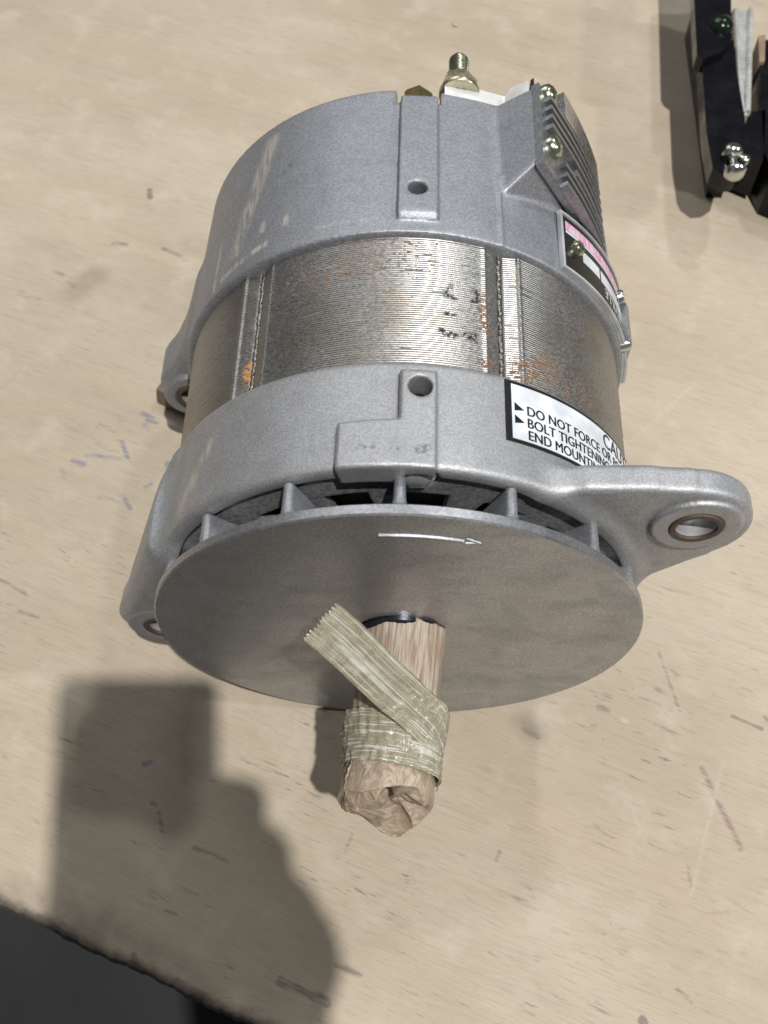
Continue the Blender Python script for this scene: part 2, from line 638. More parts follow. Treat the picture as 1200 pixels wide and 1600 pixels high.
#@STRUCTURE
# ------------------------------------------------------------------ table top and floor
TA = Vector((-0.1695, -0.0911))                        # a point of the table's working edge
TE = Vector((0.933, -0.359)).normalized()              # direction of edge and of the grain
us = np.concatenate([[-1.2, -0.8, -0.55], np.arange(-0.42, -0.32, 0.004), np.arange(-0.32, 0.34, 0.0010), np.arange(0.34, 0.44, 0.004), [0.5, 0.7, 1.0]])
vs = np.concatenate([np.arange(0.0, 0.46, 0.0010), np.arange(0.46, 0.80, 0.0025), [0.9, 1.1, 1.4]])
UU, VV = np.meshgrid(us, vs, indexing='ij')
edge_j = 0.0005 * np.sin(UU * 110) + 0.0003 * np.sin(UU * 530 + 1.3) + 0.00025 * np.sin(UU * 1370 + 0.4)
VJ = VV + edge_j * np.exp(-VV / 0.004)
ZZ = -0.0022 * np.exp(-VV / 0.0016)
tv = np.stack([UU, VJ, ZZ], -1).reshape(-1, 3)
nu, nv = len(us), len(vs)
tq = grid_faces(nu, nv)
# skirt: front edge down 18 mm with three plies, plus underside
base = len(tv)
front = np.arange(nu) * nv
levels = [(-0.004, 0.0006), (-0.0062, -0.0004), (-0.0110, 0.0007), (-0.0135, -0.0003), (-0.018, 0.0004)]
ring = [front]
ext = []
for k, (dz, off) in enumerate(levels):
    ext.append(np.stack([us, VJ[:, 0] + off, np.full(nu, dz)], -1))
    ring.append(base + k * nu + np.arange(nu))
ext.append(np.stack([us, np.full(nu, 1.4), np.full(nu, -0.018)], -1))
ring.append(base + len(levels) * nu + np.arange(nu))
sq = []
for a, b in zip(ring[:-1], ring[1:]):
    sq.append(np.stack([a[:-1], b[:-1], b[1:], a[1:]], -1))
tv = np.concatenate([tv] + ext)
tq = np.concatenate([tq] + sq)
tme = np_mesh('table_top', tv, tq)
table = link('table_top', tme, M['plywood'])
table.location = (TA.x, TA.y, 0)
table.rotation_euler = (0, 0, math.atan2(TE.y, TE.x))
tag(table, 'worn plywood table top with dark scuffs and pen marks', None, kind='structure')


def strokes(lst, w, soft, amt=1.0, thin=1.0):
    out = np.zeros((nu, nv))
    for q in lst:
        a, b = q[0], q[1]
        ww = (q[2] if len(q) > 2 else w) * thin
        k = q[3] if len(q) > 3 else amt
        m = ww + soft + .001
        i0, i1 = np.searchsorted(us, (min(a[0], b[0]) - m, max(a[0], b[0]) + m))
        j0, j1 = np.searchsorted(vs, (min(a[1], b[1]) - m, max(a[1], b[1]) + m))
        win = (slice(i0, i1), slice(j0, j1))
        out[win] = np.maximum(out[win], k * seg_mask(UU[win], VV[win], a, b, ww, soft))
    return np.concatenate([out.ravel(), np.zeros(len(tv) - nu * nv)])


dark = [((-0.1505, 0.4056), (-0.1467, 0.4004), .0022, 1), ((-0.1441, 0.3931), (-0.1395, 0.389), .003, .5), ((-0.1484, 0.3573), (-0.1403, 0.3589), .002, .7),
        ((-0.1396, 0.3632), (-0.1315, 0.3655), .002, .4), ((-0.1184, 0.3652), (-0.1061, 0.3636), .0016, .8), ((-0.1031, 0.3637), (-0.0994, 0.3585), .0025, .4),
        ((-0.1698, 0.323), (-0.1638, 0.3228), .002, .7), ((-0.1587, 0.3194), (-0.152, 0.3178), .002, .6), ((-0.1804, 0.3006), (-0.1673, 0.3023), .003, .45),
        ((-0.0837, 0.225), (-0.0699, 0.2253), .0012, .5), ((-0.0681, 0.1231), (-0.0574, 0.1238), .0008, .7), ((-0.0867, 0.1345), (-0.0684, 0.1325), .0009, .7),
        ((0.0662, 0.0542), (0.0829, 0.0545), .0015, .6), ((0.125, 0.0195), (0.147, 0.0197), .0024, .8), ((0.1442, 0.0346), (0.155, 0.0348), .0014, .8),
        ((0.0443, 0.0618), (0.0502, 0.0551), .0008, .7), ((0.129, 0.0865), (0.1291, 0.079), .0007, .7), ((0.0699, 0.0364), (0.077, 0.0379), .001, .6),
        ((0.0181, 0.0019), (0.0369, 0.0001), .0022, 1), ((0.0634, 0.0047), (0.067, 0.0011), .0016, 1), ((0.2325, 0.2246), (0.2494, 0.1999), .0006, .75),
        ((0.209, 0.2112), (0.2181, 0.2078), .001, .6), ((0.236, 0.2064), (0.2411, 0.2051), .0014, .6), ((0.2733, 0.2071), (0.2874, 0.2056), .001, .8),
        ((0.2405, 0.219), (0.2436, 0.2167), .0016, .5), ((0.2133, 0.1865), (0.2179, 0.1868), .0018, .6), ((0.1845, 0.1626), (0.1911, 0.162), .002, .75),
        ((0.2283, 0.1326), (0.2352, 0.1293), .0018, .5), ((0.2711, 0.1323), (0.2748, 0.1236), .0008, .6), ((0.2803, 0.0813), (0.2865, 0.0785), .001, .7),
        ((0.2829, 0.114), (0.2928, 0.1196), .0006, .5), ((0.2915, 0.1022), (0.3069, 0.1072), .0006, .5), ((0.1922, 0.1053), (0.1925, 0.101), .0009, .6),
        ((0.2874, 0.2124), (0.2891, 0.2114), .001, .7), ((0.2698, 0.0640), (0.2703, 0.0632), .0022, 1.2), ((0.2047, 0.1987), (0.2398, 0.1046), .0001, .35),
        ((0.2398, 0.1046), (0.2697, 0.065), .0001, .5)]
blue = [((-0.252, 0.4217), (-0.2458, 0.4237), .0025, .45), ((-0.2426, 0.4343), (-0.2286, 0.4315), .0022, .35), ((-0.0714, 0.2315), (-0.0631, 0.2237), .0009, .9),
        ((-0.0892, 0.2106), (-0.0833, 0.2108), .0022, .8), ((-0.0923, 0.2026), (-0.088, 0.2001), .0018, .5), ((-0.0705, 0.2526), (-0.0625, 0.2513), .0012, .8),
        ((-0.0653, 0.2492), (-0.0598, 0.2501), .0012, .9), ((-0.0788, 0.2431), (-0.0758, 0.2434), .0016, .5), ((-0.0653, 0.2455), (-0.0606, 0.2442), .0012, .6),
        ((-0.0413, 0.2284), (-0.0374, 0.2256), .0018, .9), ((-0.0452, 0.2115), (-0.0433, 0.2136), .0012, .7), ((-0.0517, 0.2002), (-0.046, 0.1962), .0012, .9),
        ((-0.0652, 0.1967), (-0.0538, 0.1972), .0008, .6), ((-0.1508, 0.2405), (-0.1499, 0.2457), .0016, .5), ((0.0273, 0.0787), (0.0293, 0.0811), .0012, .9),
        ((0.0395, 0.0645), (0.0415, 0.0644), .0008, .8), ((-0.0362, 0.1796), (-0.0332, 0.1788), .0010, .4), ((-0.085, 0.2165), (-0.066, 0.222), .0010, .7)]
purple = [((0.2661, 0.1768), (0.2738, 0.1678), .0008, .75), ((0.2738, 0.1678), (0.2912, 0.1482), .0009, .8)]
pale = [((0.2758, 0.1196), (0.2744, 0.1836), .0003, .5), ((0.185, 0.3386), (0.2074, 0.3902), .0005, .35), ((0.2074, 0.3902), (0.243, 0.386), .0005, .35),
        ((-0.0503, 0.2291), (-0.0361, 0.2693), .0003, .35), ((0.2397, 0.1498), (0.2477, 0.1376), .0004, .4), ((0.2248, 0.4171), (0.2396, 0.4333), .0005, .4),
        ((0.2239, 0.0994), (0.2205, 0.1009), .001, .5), ((0.2263, 0.1851), (0.2274, 0.1846), .0022, .8), ((-0.02, 0.5), (-0.045, 0.46), .002, .25),
        ((0.05, 0.545), (0.058, 0.49), .001, .25)]
smudge = [((-0.1453, 0.3305), (-0.1517, 0.3115), .004, .55), ((0.1835, 0.1655), (0.1892, 0.1629), .001, .7), ((-0.1042, 0.3758), (-0.0909, 0.3756), .003, .4),
          ((0.045, 0.012), (0.10, 0.004), .002, .8), ((0.0, 0.006), (0.045, 0.004), .003, .9), ((0.023, 0.135), (0.03, 0.12), .002, .5)]
r2 = np.random.default_rng(21)
for k in range(420):                                        # short scuffs along the grain
    u0, v0 = r2.uniform(-0.3, 0.32), r2.uniform(0.02, 0.3)
    ln = r2.uniform(.002, .009)
    dark.append(((u0, v0), (u0 + ln, v0 + r2.uniform(-.002, .002)), r2.uniform(.00005, .0005), r2.uniform(.15, .6)))
for k in range(45):
    u0, v0, a = r2.uniform(-0.3, 0.32), r2.uniform(0.02, 0.55), r2.uniform(0, 3.14)
    ln = r2.uniform(.004, .03)
    pale.append(((u0, v0), (u0 + ln * math.cos(a), v0 + ln * math.sin(a)), .0002, r2.uniform(.12, .32)))
set_attr(tme, 'dark', strokes(dark, .001, .0014, thin=.62))
set_attr(tme, 'blue', strokes(blue, .001, .0016, thin=.7))
set_attr(tme, 'purple', strokes(purple, .0008, .0009, thin=.8))
set_attr(tme, 'pale', strokes(pale, .0004, .0009, thin=.5))
set_attr(tme, 'smudge', strokes(smudge, .003, .008))

fl = py_mesh('floor', [(-3, -3, 0), (3, -3, 0), (3, 3, 0), (-3, 3, 0)], [(0, 1, 2, 3)])
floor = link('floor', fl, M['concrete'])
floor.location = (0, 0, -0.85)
tag(floor, 'grey concrete floor below the table edge', None, kind='structure')

#@OBJECTS
# ------------------------------------------------------------------ the alternator
alt = empty('alternator')
tag(alt, 'large grey cast alternator lying on its side with a flat fan disc facing forward', 'alternator')

RB, RR, RS = 0.0953, 0.0968, 0.0938


def make_grid(lo, hi, vox):
    ax = [np.arange(l, h, vox, dtype=np.float32) for l, h in zip(lo, hi)]
    return np.meshgrid(*ax, indexing='ij', copy=False)


def circle_hull(c, r, pts, k=28):
    """polygon: an arc round c joined to the listed points"""
    return pts


def front_housing():
    vox = 0.0007
    lo, hi = (-0.1265, 0.0085, -0.1045), (0.1325, 0.0700, 0.1075)
    X, Y, Z = make_grid(lo, hi, vox)
    X2, Z2 = X[:, 0, :], Z[:, 0, :]
    rr2 = np.hypot(X2, Z2)
    th2 = np.degrees(np.arctan2(Z2, X2))
    rr = rr2[:, None, :]
    # ring with rounded front edge
    d = extr(rr - RB, slab(Y, 0.0176, 0.0618), 0.0030)
    # lug on the right
    lug2 = smin(np.hypot(X2 - .1005, Z2 - .0580) - .0242,
                sd_poly(X2, Z2, [(.045, .078), (.0626, .0828), (.0846, .0838), (.0985, .0815), (.1150, .0380), (.0955, .0165), (.080, -.004), (.04, .02)]), .004)
    d = smin(d, extr(lug2[:, None, :], slab(Y, .0182, .0295), .0030), .006)
    bos = np.hypot(X2 - .1040, Z2 - .0620)
    d = smin(d, extr((bos - .0160)[:, None, :], slab(Y, .0162, .0300), .0007), .0008)
    # lug at lower left, with a gusset running back into the ring
    l2 = smin(np.hypot(X2 + .1005, Z2 + .0360) - .0185,
              sd_poly(X2, Z2, [(-.1180, -.0300), (-.0935, .0270), (-.05, .03), (-.05, -.05), (-.0985, -.0540)]), .006)
    d = smin(d, extr(l2[:, None, :], slab(Y, .0182, .0330), .0030), .012)
    g2_ = sd_poly(X2, Z2, [(-.1175, -.0320), (-.0945, .0330), (-.05, .03), (-.05, -.05), (-.0960, -.0500)])
    d = smin(d, smax(extr(g2_[:, None, :], slab(Y, .0182, .0600), .0030), (rr - .1185 + (Y - .0182) * .63) * .85, .004), .010)
    bl = np.hypot(X2 + .1005, Z2 + .0360)
    d = smin(d, extr((bl - .0160)[:, None, :], slab(Y, .0155, .0330), .0010), .0012)
    # L-shaped boss on top
    s2 = (th2 - 90) * (math.pi / 180) * RB
    sarr = s2[:, None, :]
    L = [(102.9, .0155), (83.3, .0150), (83.3, .0548), (90.8, .0548), (90.8, .0345), (102.9, .0338)]
    Ls = [((a - 90) * math.pi / 180 * RB, b) for a, b in L]
    zone = slice(None)
    dl = np.full(d.shape, 1.0, dtype=np.float32)
    i0, i1 = int((-.030 - lo[0]) / vox), int((.020 - lo[0]) / vox)
    k0 = int((.080 - lo[2]) / vox)
    sub = (slice(i0, i1), slice(None), slice(k0, None))
    ss = np.broadcast_to(sarr, d.shape)[sub]
    p2 = sd_poly(ss, Y[sub], Ls) - 0.0
    p2 = p2 + .0016
    rad = np.broadcast_to(rr, d.shape)[sub]
    e = extr(p2 - .0016, np.maximum(rad - .1000, .088 - rad), .0016)
    d[sub] = smin(d[sub], e, .0007)
    # hollow, recess of the front face, vents, holes
    d = smax(d, -np.maximum(rr - .0885, .0265 - Y), .001)
    d = smax(d, -extr(rr - .0890, Y - .0200, .0005), .0012)
    a0 = np.abs(((th2 - 105.0 + 11.0) % 22.0) - 11.0) * (math.pi / 180) * rr2
    vent = extr(np.maximum(np.abs(rr2 - .064) - .0110, a0 - .0078)[:, None, :], slab(Y, 0.0, .034), .001)
    d = smax(d, -vent, .001)
    for hx, hz in ((.1040, .0620), (-.1005, -.0360)):
        d = smax(d, -(np.hypot(X2 - hx, Z2 - hz) - .0092)[:, None, :] + 0 * Y, .0008)
    d = smax(d, -extr((np.hypot(X2 - .0050, Z2 - .0868) - .0078)[:, None, :], slab(Y, 0, .0245), .0004), .0006)
    # radial screw hole in the boss
    ha = R(86.75)
    bx, bz = math.cos(ha), math.sin(ha)
    tt = -X * bz + Z * bx
    hole = np.maximum(np.hypot(tt, Y - .0475) - .0041, .0875 - (X * bx + Z * bz))
    d = smax(d, -hole, .0006)
    V, Q = sdf_mesh(d, lo, vox)
    V = relax(V, Q, 1, .45)
    rv = np.hypot(V[:, 0], V[:, 2])
    tv_ = np.degrees(np.arctan2(V[:, 2], V[:, 0]))
    arc = (tv_ - 90) * math.pi / 180 * RB
    dust = seg_mask(arc, V[:, 1], (.088, .034), (.097, .027), .0014, .004) * .7
    dust = np.maximum(dust, seg_mask(arc, V[:, 1], (.078, .045), (.083, .040), .001, .003) * .6)
    grime_and_dark = np.zeros(len(V))
    for a, b, w in (((-.004, .0215), (-.008, .0212), .0006), ((.001, .0218), (.004, .0220), .0003), ((.009, .0225), (.014, .0228), .0003), ((-.0060, .0226), (-.0078, .0224), .001)):
        grime_and_dark = np.maximum(grime_and_dark, seg_mask(arc, V[:, 1], a, b, w, .001) * (rv > .0975) * .5)
    grime_and_dark = np.maximum(grime_and_dark, np.clip((.0900 - rv) / .002, 0, 1) * (V[:, 1] < .026) * .35)  # recessed front face tinted darker inside the rim

    def region(c):
        r_ = np.hypot(c[:, 0], c[:, 2])
        t_ = np.degrees(np.arctan2(c[:, 2], c[:, 0]))
        out = np.zeros(len(c), int)
        out[(r_ > RB + .0022) & (t_ > -15) & (t_ < 62)] = 1
        out[(r_ > RB + .0022) & ((t_ > 150) | (t_ < -130))] = 2
        out[(r_ > RB + .0012) & (t_ > 80) & (t_ < 106)] = 3
        return out
    split_parts(['front_housing', 'mounting_lug', 'mounting_lug', 'screw_boss'], V, Q, region, M['cast'], alt, {'dust': dust, 'grime_and_dark': grime_and_dark})


front_housing()


def rear_housing():
    vox = 0.0008
    lo, hi = (-0.1235, 0.1130, -0.1035), (0.1080, 0.2060, 0.1190)
    X, Y, Z = make_grid(lo, hi, vox)
    X2, Z2 = X[:, 0, :], Z[:, 0, :]
    rr2 = np.hypot(X2, Z2)
    th2 = np.degrees(np.arctan2(Z2, X2))
    rr = rr2[:, None, :]
    d = extr(rr - (RR - np.clip(Y - .1300, 0, 1) * .034), slab(Y, .1204, .2026), .0008)
    # regulator pad: a flat-faced block bulging from the ring, its front chamfered
    pn = R(33.5)
    A2 = X2 * math.cos(pn) + Z2 * math.sin(pn)
    B2 = -X2 * math.sin(pn) + Z2 * math.cos(pn)
    pad2 = np.maximum(np.maximum(A2 - .0962, -A2 + .02), np.maximum(B2 - .0548, -B2 - .004))
    py_lo = (.1575 - np.maximum(0.0, .0962 - A2) * .55)[:, None, :]
    pad = smax(pad2[:, None, :] + 0 * Y, np.maximum(py_lo - Y, Y - .2003), .002)
    d = smin(d, pad, .0022)
    # raised strip on top, shorter than the ring
    cut2 = np.maximum(th2 - 93.4, 82.4 - th2) * (math.pi / 180) * RR
    cut2 = np.where(Z2 > 0, cut2, 1.0)
    d = smax(d, -np.maximum(cut2[:, None, :], .1945 - Y), .0008)
    st2 = np.maximum(th2 - 92.4, 83.2 - th2) * (math.pi / 180) * RR
    st2 = np.where(Z2 > 0, st2, 1.0)
    st = extr(st2[:, None, :], np.maximum(slab(Y, .1262, .1958), rr - (.0996 - np.clip(Y - .1300, 0, 1) * .034)), .0008)
    st = smax(st, (rr - (.0996 - np.clip(Y - .1300, 0, 1) * .034)) + np.maximum(0, .1290 - Y) * .7, .0005)
    d = smin(d, st, .0004)
    # thin parting rib
    rb2 = np.where(Z2 > 0, (np.abs(th2 - 68.3)) * (math.pi / 180) * RR - .0006, 1.0)
    d = smin(d, extr(rb2[:, None, :], np.maximum(slab(Y, .1204, .1580), rr - .0973), .0003), .0006)
    # lug at lower left with a sloping arm
    l2 = smin(np.hypot(X2 + .1015, Z2 + .0360) - .0160,
              sd_poly(X2, Z2, [(-.1165, -.0300), (-.0915, .0230), (-.05, .03), (-.05, -.05), (-.0985, -.0510)]), .008)
    d = smin(d, extr(l2[:, None, :], slab(Y, .1400, .1640), .0035), .010)
    d = smin(d, extr((np.hypot(X2 + .1015, Z2 + .0360) - .0155)[:, None, :], slab(Y, .1370, .1650), .0012), .0015)
    # hollow and holes
    d = smax(d, -np.maximum(rr - .0895, .1300 - Y), .001)
    d = smax(d, -(np.hypot(X2 + .1015, Z2 + .0360) - .0092)[:, None, :] + 0 * Y, .0008)
    ha = R(88.0)
    bx, bz = math.cos(ha), math.sin(ha)
    hole = np.maximum(np.hypot(-X * bz + Z * bx, Y - .1414) - .0036, .080 - (X * bx + Z * bz))
    d = smax(d, -hole, .0006)
    V, Q = sdf_mesh(d, lo, vox)
    V = relax(V, Q, 1, .40)
    tv_ = np.degrees(np.arctan2(V[:, 2], V[:, 0]))
    arc = (tv_ - 90) * math.pi / 180 * RR
    y = V[:, 1]
    dust = seg_mask(arc, y, (.0640, .192), (.0775, .137), .0030, .0030) * .62
    dust = np.maximum(dust, seg_mask(arc, y, (.0590, .1295), (.0850, .1262), .0008, .0012) * .8 * (y < .131))
    dust = np.maximum(dust, seg_mask(arc, y, (.0915, .150), (.0915, .1245), .0006, .0010) * .9)
    dust = np.maximum(dust, seg_mask(arc, y, (.0620, .1420), (.0620, .1385), .0006, .0014) * .9)
    dust = np.maximum(dust, seg_mask(arc, y, (.0500, .1395), (.0500, .1355), .0005, .0012) * .8)
    dust = np.maximum(dust, seg_mask(arc, y, (.0100, .1275), (.0360, .1275), .0003, .0009) * .45)
    grime_and_dark = seg_mask(arc, y, (.0510, .170), (.0535, .168), .0008, .0015) * .4

    def region(c):
        r_ = np.hypot(c[:, 0], c[:, 2])
        t_ = np.degrees(np.arctan2(c[:, 2], c[:, 0]))
        out = np.zeros(len(c), int)
        out[(r_ > RR + .0022) & ((t_ > 140) | (t_ < -130))] = 1
        out[(r_ > RR + .0010 - np.clip(c[:, 1] - .13, 0, 1) * .034) & (t_ > 81.5) & (t_ < 94.5)] = 2
        out[(r_ > RR + .0022) & (t_ > -30) & (t_ < 68)] = 3
        return out
    split_parts(['rear_housing', 'mounting_lug', 'raised_strip', 'regulator_pad'], V, Q, region, M['cast_rear'], alt, {'dust': dust, 'grime_and_dark': grime_and_dark})


rear_housing()


def stator():
    th = np.concatenate([np.arange(0, 360, 1.0)] + [np.arange(c - 5, c + 5, .2) for c in (67.4, 128.0, 187.6, 247.6, 307.6, 7.4)])
    th = np.unique(np.round(np.mod(th, 360), 3))
    nlam = 62
    y0, y1 = .0610, .1220
    p = (y1 - y0) / nlam
    ys, dep, ph = [], [], []
    for i in range(nlam):
        for f, dd in ((0.0, .00019), (.22, .00003), (.5, 0.0), (.78, .00003)):
            ys.append(y0 + (i + f) * p)
            dep.append(dd)
            ph.append(i)
    ys, dep, ph = np.array(ys), np.array(dep), np.array(ph)
    T, Yg = np.meshgrid(th, ys, indexing='ij')
    jit = rng.normal(0, .000028, nlam)[ph]
    wav = .00003 * np.sin(np.radians(T) * 9 + ph[None, :] * 1.7) + .00002 * np.sin(np.radians(T) * 31 + ph[None, :] * 4.1)
    r = RS - dep[None, :] + jit[None, :] + wav
    dmin = np.full(T.shape, 99.0)
    for c in (67.4, 128.0, 187.6, 247.6, 307.6, 7.4):
        dmin = np.minimum(dmin, np.abs((T - c + 180) % 360 - 180))
    s = np.clip((4.15 - dmin) / 3.5, 0, 1)
    r = r - .0021 * s - .0009 * np.clip((4.15 - dmin) / .25, 0, 1) * 0.35 - .0010 * np.clip((.75 - dmin) / .3, 0, 1) + .0003 * np.exp(-((dmin - 4.5) / .35) ** 2)
    V = np.stack([r * np.cos(np.radians(T)), Yg, AX + r * np.sin(np.radians(T))], -1).reshape(-1, 3)
    Q = grid_faces(len(th), len(ys), True)[:, ::-1]
    me = np_mesh('stator_core', V, Q)
    o = link('stator_core', me, M['stator'], alt)
    me.set_sharp_from_angle(angle=R(50))
    arc = ((T - 90) * math.pi / 180 * RS).ravel()
    yf = Yg.ravel()
    rust = seg_mask(arc, yf, (-.045, .067), (-.058, .074), .003, .011) * .8
    rust = np.maximum(rust, seg_mask(arc, yf, (-.062, .064), (-.075, .072), .002, .010) * .6)
    rust = np.maximum(rust, seg_mask(arc, yf, (-.0285, .097), (-.0295, .080), .0012, .005) * .75)
    rust = np.maximum(rust, seg_mask(arc, yf, (-.028, .0655), (-.033, .066), .001, .003) * .9)
    rust = np.maximum(rust, seg_mask(arc, yf, (.000, .112), (.035, .106), .006, .016) * .5)
    rust = np.maximum(rust, seg_mask(arc, yf, (-.012, .104), (.0, .090), .004, .010) * .30)
    rust = np.maximum(rust, seg_mask(arc, yf, (-.060, .115), (-.066, .100), .004, .010) * .42)
    rust = np.maximum(rust, seg_mask(arc, yf, (.062, .090), (.063, .066), .002, .004) * .6)
    set_attr(me, 'rust', rust)
    set_attr(me, 'orange', seg_mask(arc, yf, (.0628, .0760), (.0640, .0715), .0012, .002) * 1.2)
    ink = np.zeros(len(arc))
    for a, b, w in (((79.8, .0985), (81.2, .0955), .0005), ((81.2, .0955), (80.3, .0930), .0007), ((80.3, .0930), (79.0, .0925), .0003),
                    ((74.4, .0980), (73.6, .0965), .0007), ((73.6, .0965), (74.4, .0930), .0008), ((74.4, .0930), (75.2, .0925), .0004),
                    ((81.2, .0850), (79.4, .0850), .0004), ((82.0, .0772), (80.2, .0752), .0007), ((80.2, .0752), (79.5, .0745), .0005), ((80.2, .0765), (78.6, .0755), .0005),
                    ((76.6, .0768), (74.6, .0768), .0007), ((74.5, .0778), (74.5, .0738), .0006), ((76.0, .0757), (74.6, .0750), .0005)):
        ink = np.maximum(ink, seg_mask(arc, yf, ((a[0] - 90) * math.pi / 180 * RS, a[1]), ((b[0] - 90) * math.pi / 180 * RS, b[1]), w, .0007))
    set_attr(me, 'ink', ink * 1.1)
    # weld beads lying in the slots
    for c in (67.4, 128.0, 187.6, 247.6, 307.6, 7.4):
        V, F = [], []
        n, m = 120, 8
        for i in range(n):
            y = .0615 + (.1205 - .0615) * i / (n - 1)
            wv = .00015 * math.sin(i * .9 + c) + .0002 * math.sin(i * .37)
            rad = .0008 + .00012 * math.sin(i * 1.1 + c * 3)
            for j in range(m):
                a = 2 * math.pi * j / m
                q = pol(RS - .0029 + rad * .8 * math.sin(a), c + math.degrees((rad * math.cos(a) * 1.2 + wv) / RS), y)
                V.append(q)
        for i in range(n - 1):
            for j in range(m):
                F.append((i * m + j, i * m + (j + 1) % m, (i + 1) * m + (j + 1) % m, (i + 1) * m + j))
        link('weld_bead', py_mesh('weld_bead', V, F), M['weld'], o)


stator()

# inner iron core behind the vents
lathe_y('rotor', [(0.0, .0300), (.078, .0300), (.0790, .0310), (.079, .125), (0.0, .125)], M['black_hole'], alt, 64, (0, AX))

# ---- fan: disc, blades and the raised arrow
fan = lathe_y('fan_disc', [(.0, .0002), (.0165, .0), (.06, .0), (.0944, .0), (.0950, .0006), (.0950, .0038), (.0945, .0043), (.04, .0045), (0, .0045)], M['cast_fan'], alt, 220, (0, AX))
bpy.context.view_layer.update()
bv, bf = [], []
lev = [(.0042, .0048, .0009), (.0049, .0034, .0004), (.0060, .0025, .0), (.0085, .0021, 0), (.0165, .0019, 0), (.0171, .0016, -.0003), (.0173, .0009, -.0010)]
NL = 14
for y, t_, ro in lev:
    r0, r1 = .036, .0932 + ro
    out = [(r0, -t_), (r0, t_)]
    rc = r1 - t_
    for k in range(NL - 2):
        a = math.pi / 2 - math.pi * k / (NL - 3)
        out.append((rc + t_ * math.cos(a), t_ * math.sin(a)))
    for r_, s_ in out:
        bv.append((r_, y, s_))
for i in range(len(lev) - 1):
    for j in range(NL):
        bf.append((i * NL + j, i * NL + (j + 1) % NL, (i + 1) * NL + (j + 1) % NL, (i + 1) * NL + j))
bf.append(tuple(reversed(range((len(lev) - 1) * NL, len(lev) * NL))))
blade_me = py_mesh('fan_blade', bv, bf)
bmx = bmesh.new()
bmx.from_mesh(blade_me)
bmesh.ops.recalc_face_normals(bmx, faces=bmx.faces)
bmx.to_mesh(blade_me)
bmx.free()
for k in range(15):
    if k == 0:
        b0 = link('fan_blade', blade_me, M['cast_rear'], fan)
        blade_me.set_sharp_from_angle(angle=R(50))
        b = b0
    else:
        b = b0.copy()
        COL.objects.link(b)
    b.location = (0, 0, AX)
    b.rotation_euler = (0, -R(90.3 + 24 * k), 0)
# raised arrow cast on the disc
bm = bmesh.new()


def bar(bm, pts, w, y0, y1):
    """ridge of half width w along the listed (x,z) points, standing from y0 to y1"""
    prev = None
    for i, (x, z) in enumerate(pts):
        a = pts[max(0, i - 1)]
        c = pts[min(len(pts) - 1, i + 1)]
        dx, dz = c[0] - a[0], c[1] - a[1]
        l = math.hypot(dx, dz)
        nx, nz = -dz / l, dx / l
        cur = [bm.verts.new((x + nx * w, y0, AX + z + nz * w)), bm.verts.new((x + nx * w * .4, y1, AX + z + nz * w * .4)),
               bm.verts.new((x - nx * w * .4, y1, AX + z - nz * w * .4)), bm.verts.new((x - nx * w, y0, AX + z - nz * w))]
        if prev:
            for q in range(4):
                bm.faces.new((prev[q], prev[(q + 1) % 4], cur[(q + 1) % 4], cur[q]))
        else:
            bm.faces.new(cur)
        prev = cur
    bm.faces.new(prev[::-1])


AR = .0818
arcp = [(AR * math.cos(R(a)), AR * math.sin(R(a))) for a in np.linspace(95.0, 75.0, 14)]
bar(bm, arcp, .0005, .0004, -.0008)
bar(bm, [(.0218, .0806), (.0268, .0775)], .0005, .0004, -.0005)
bar(bm, [(.0218, .0772), (.0268, .0775)], .0004, .0004, -.0003)
bm_obj('rotation_arrow', bm, M['cast_fan'], fan)

# ---- shaft and collar
sh = lathe_y('shaft', [(0, -.060), (.0120, -.060), (.0125, -.0590), (.0125, .0), (.0170, .0), (.0170, .02)], M['dark_steel'], alt, 48, (0, AX))
lathe_y('spacer_collar', [(.0122, -.0026), (.0158, -.0026), (.0168, -.0016), (.0168, .0005)], M['dark_steel'], alt, 64, (.001, AX))

# ---- bolts
def hexhead(bm, c, r, y0, y1, rot=0.0, n=6):
    vs = []
    for y, f in ((y0, 1.0), (y1 - (y1 - y0) * .22, 1.0), (y1, .86)):
        vs.append([bm.verts.new((c[0] + r * f * math.cos(rot + 2 * math.pi * k / n), y, c[1] + r * f * math.sin(rot + 2 * math.pi * k / n))) for k in range(n)])
    for a, b in zip(vs[:-1], vs[1:]):
        for k in range(n):
            bm.faces.new((a[k], a[(k + 1) % n], b[(k + 1) % n], b[k]))
    bm.faces.new(vs[-1])
    bm.faces.new(vs[0][::-1])


bolt = lathe_y('through_bolt', [(0, .0158), (.0020, .0159), (.0040, .0165), (.0058, .0176), (.0064, .0190), (.0064, .0222), (0, .0222)], M['bolt_zinc'], alt, 6, (.0052, AX + .0880), 20)
lathe_y('washer', [(.0040, .0208), (.0072, .0208), (.0076, .0212), (.0076, .0246), (.004, .0246)], M['bolt_zinc'], bolt, 40, (.0052, AX + .0868))


def bushing(x, z, y0, y1):
    lathe_y('bushing', [(.0071, y0 + .0008), (.0074, y0), (.0091, y0), (.0094, y0 + .0004), (.0094, y1), (.0071, y1), (.0071, y0 + .0008)], M['bush'], alt, 48, (x, AX + z))
    lathe_y('sleeve', [(.0068, y0 + .0030), (.0071, y0 + .0012), (.0073, y0 + .0012), (.0073, y1), (.0068, y1), (.0068, y0 + .0030)], M['sleeve_steel'], alt, 40, (x, AX + z))


bushing(.1040, .0620, .0158, .0290)
bushing(-.1005, -.0360, .0151, .0320)
bushing(-.1015, -.0360, .1366, .1640)


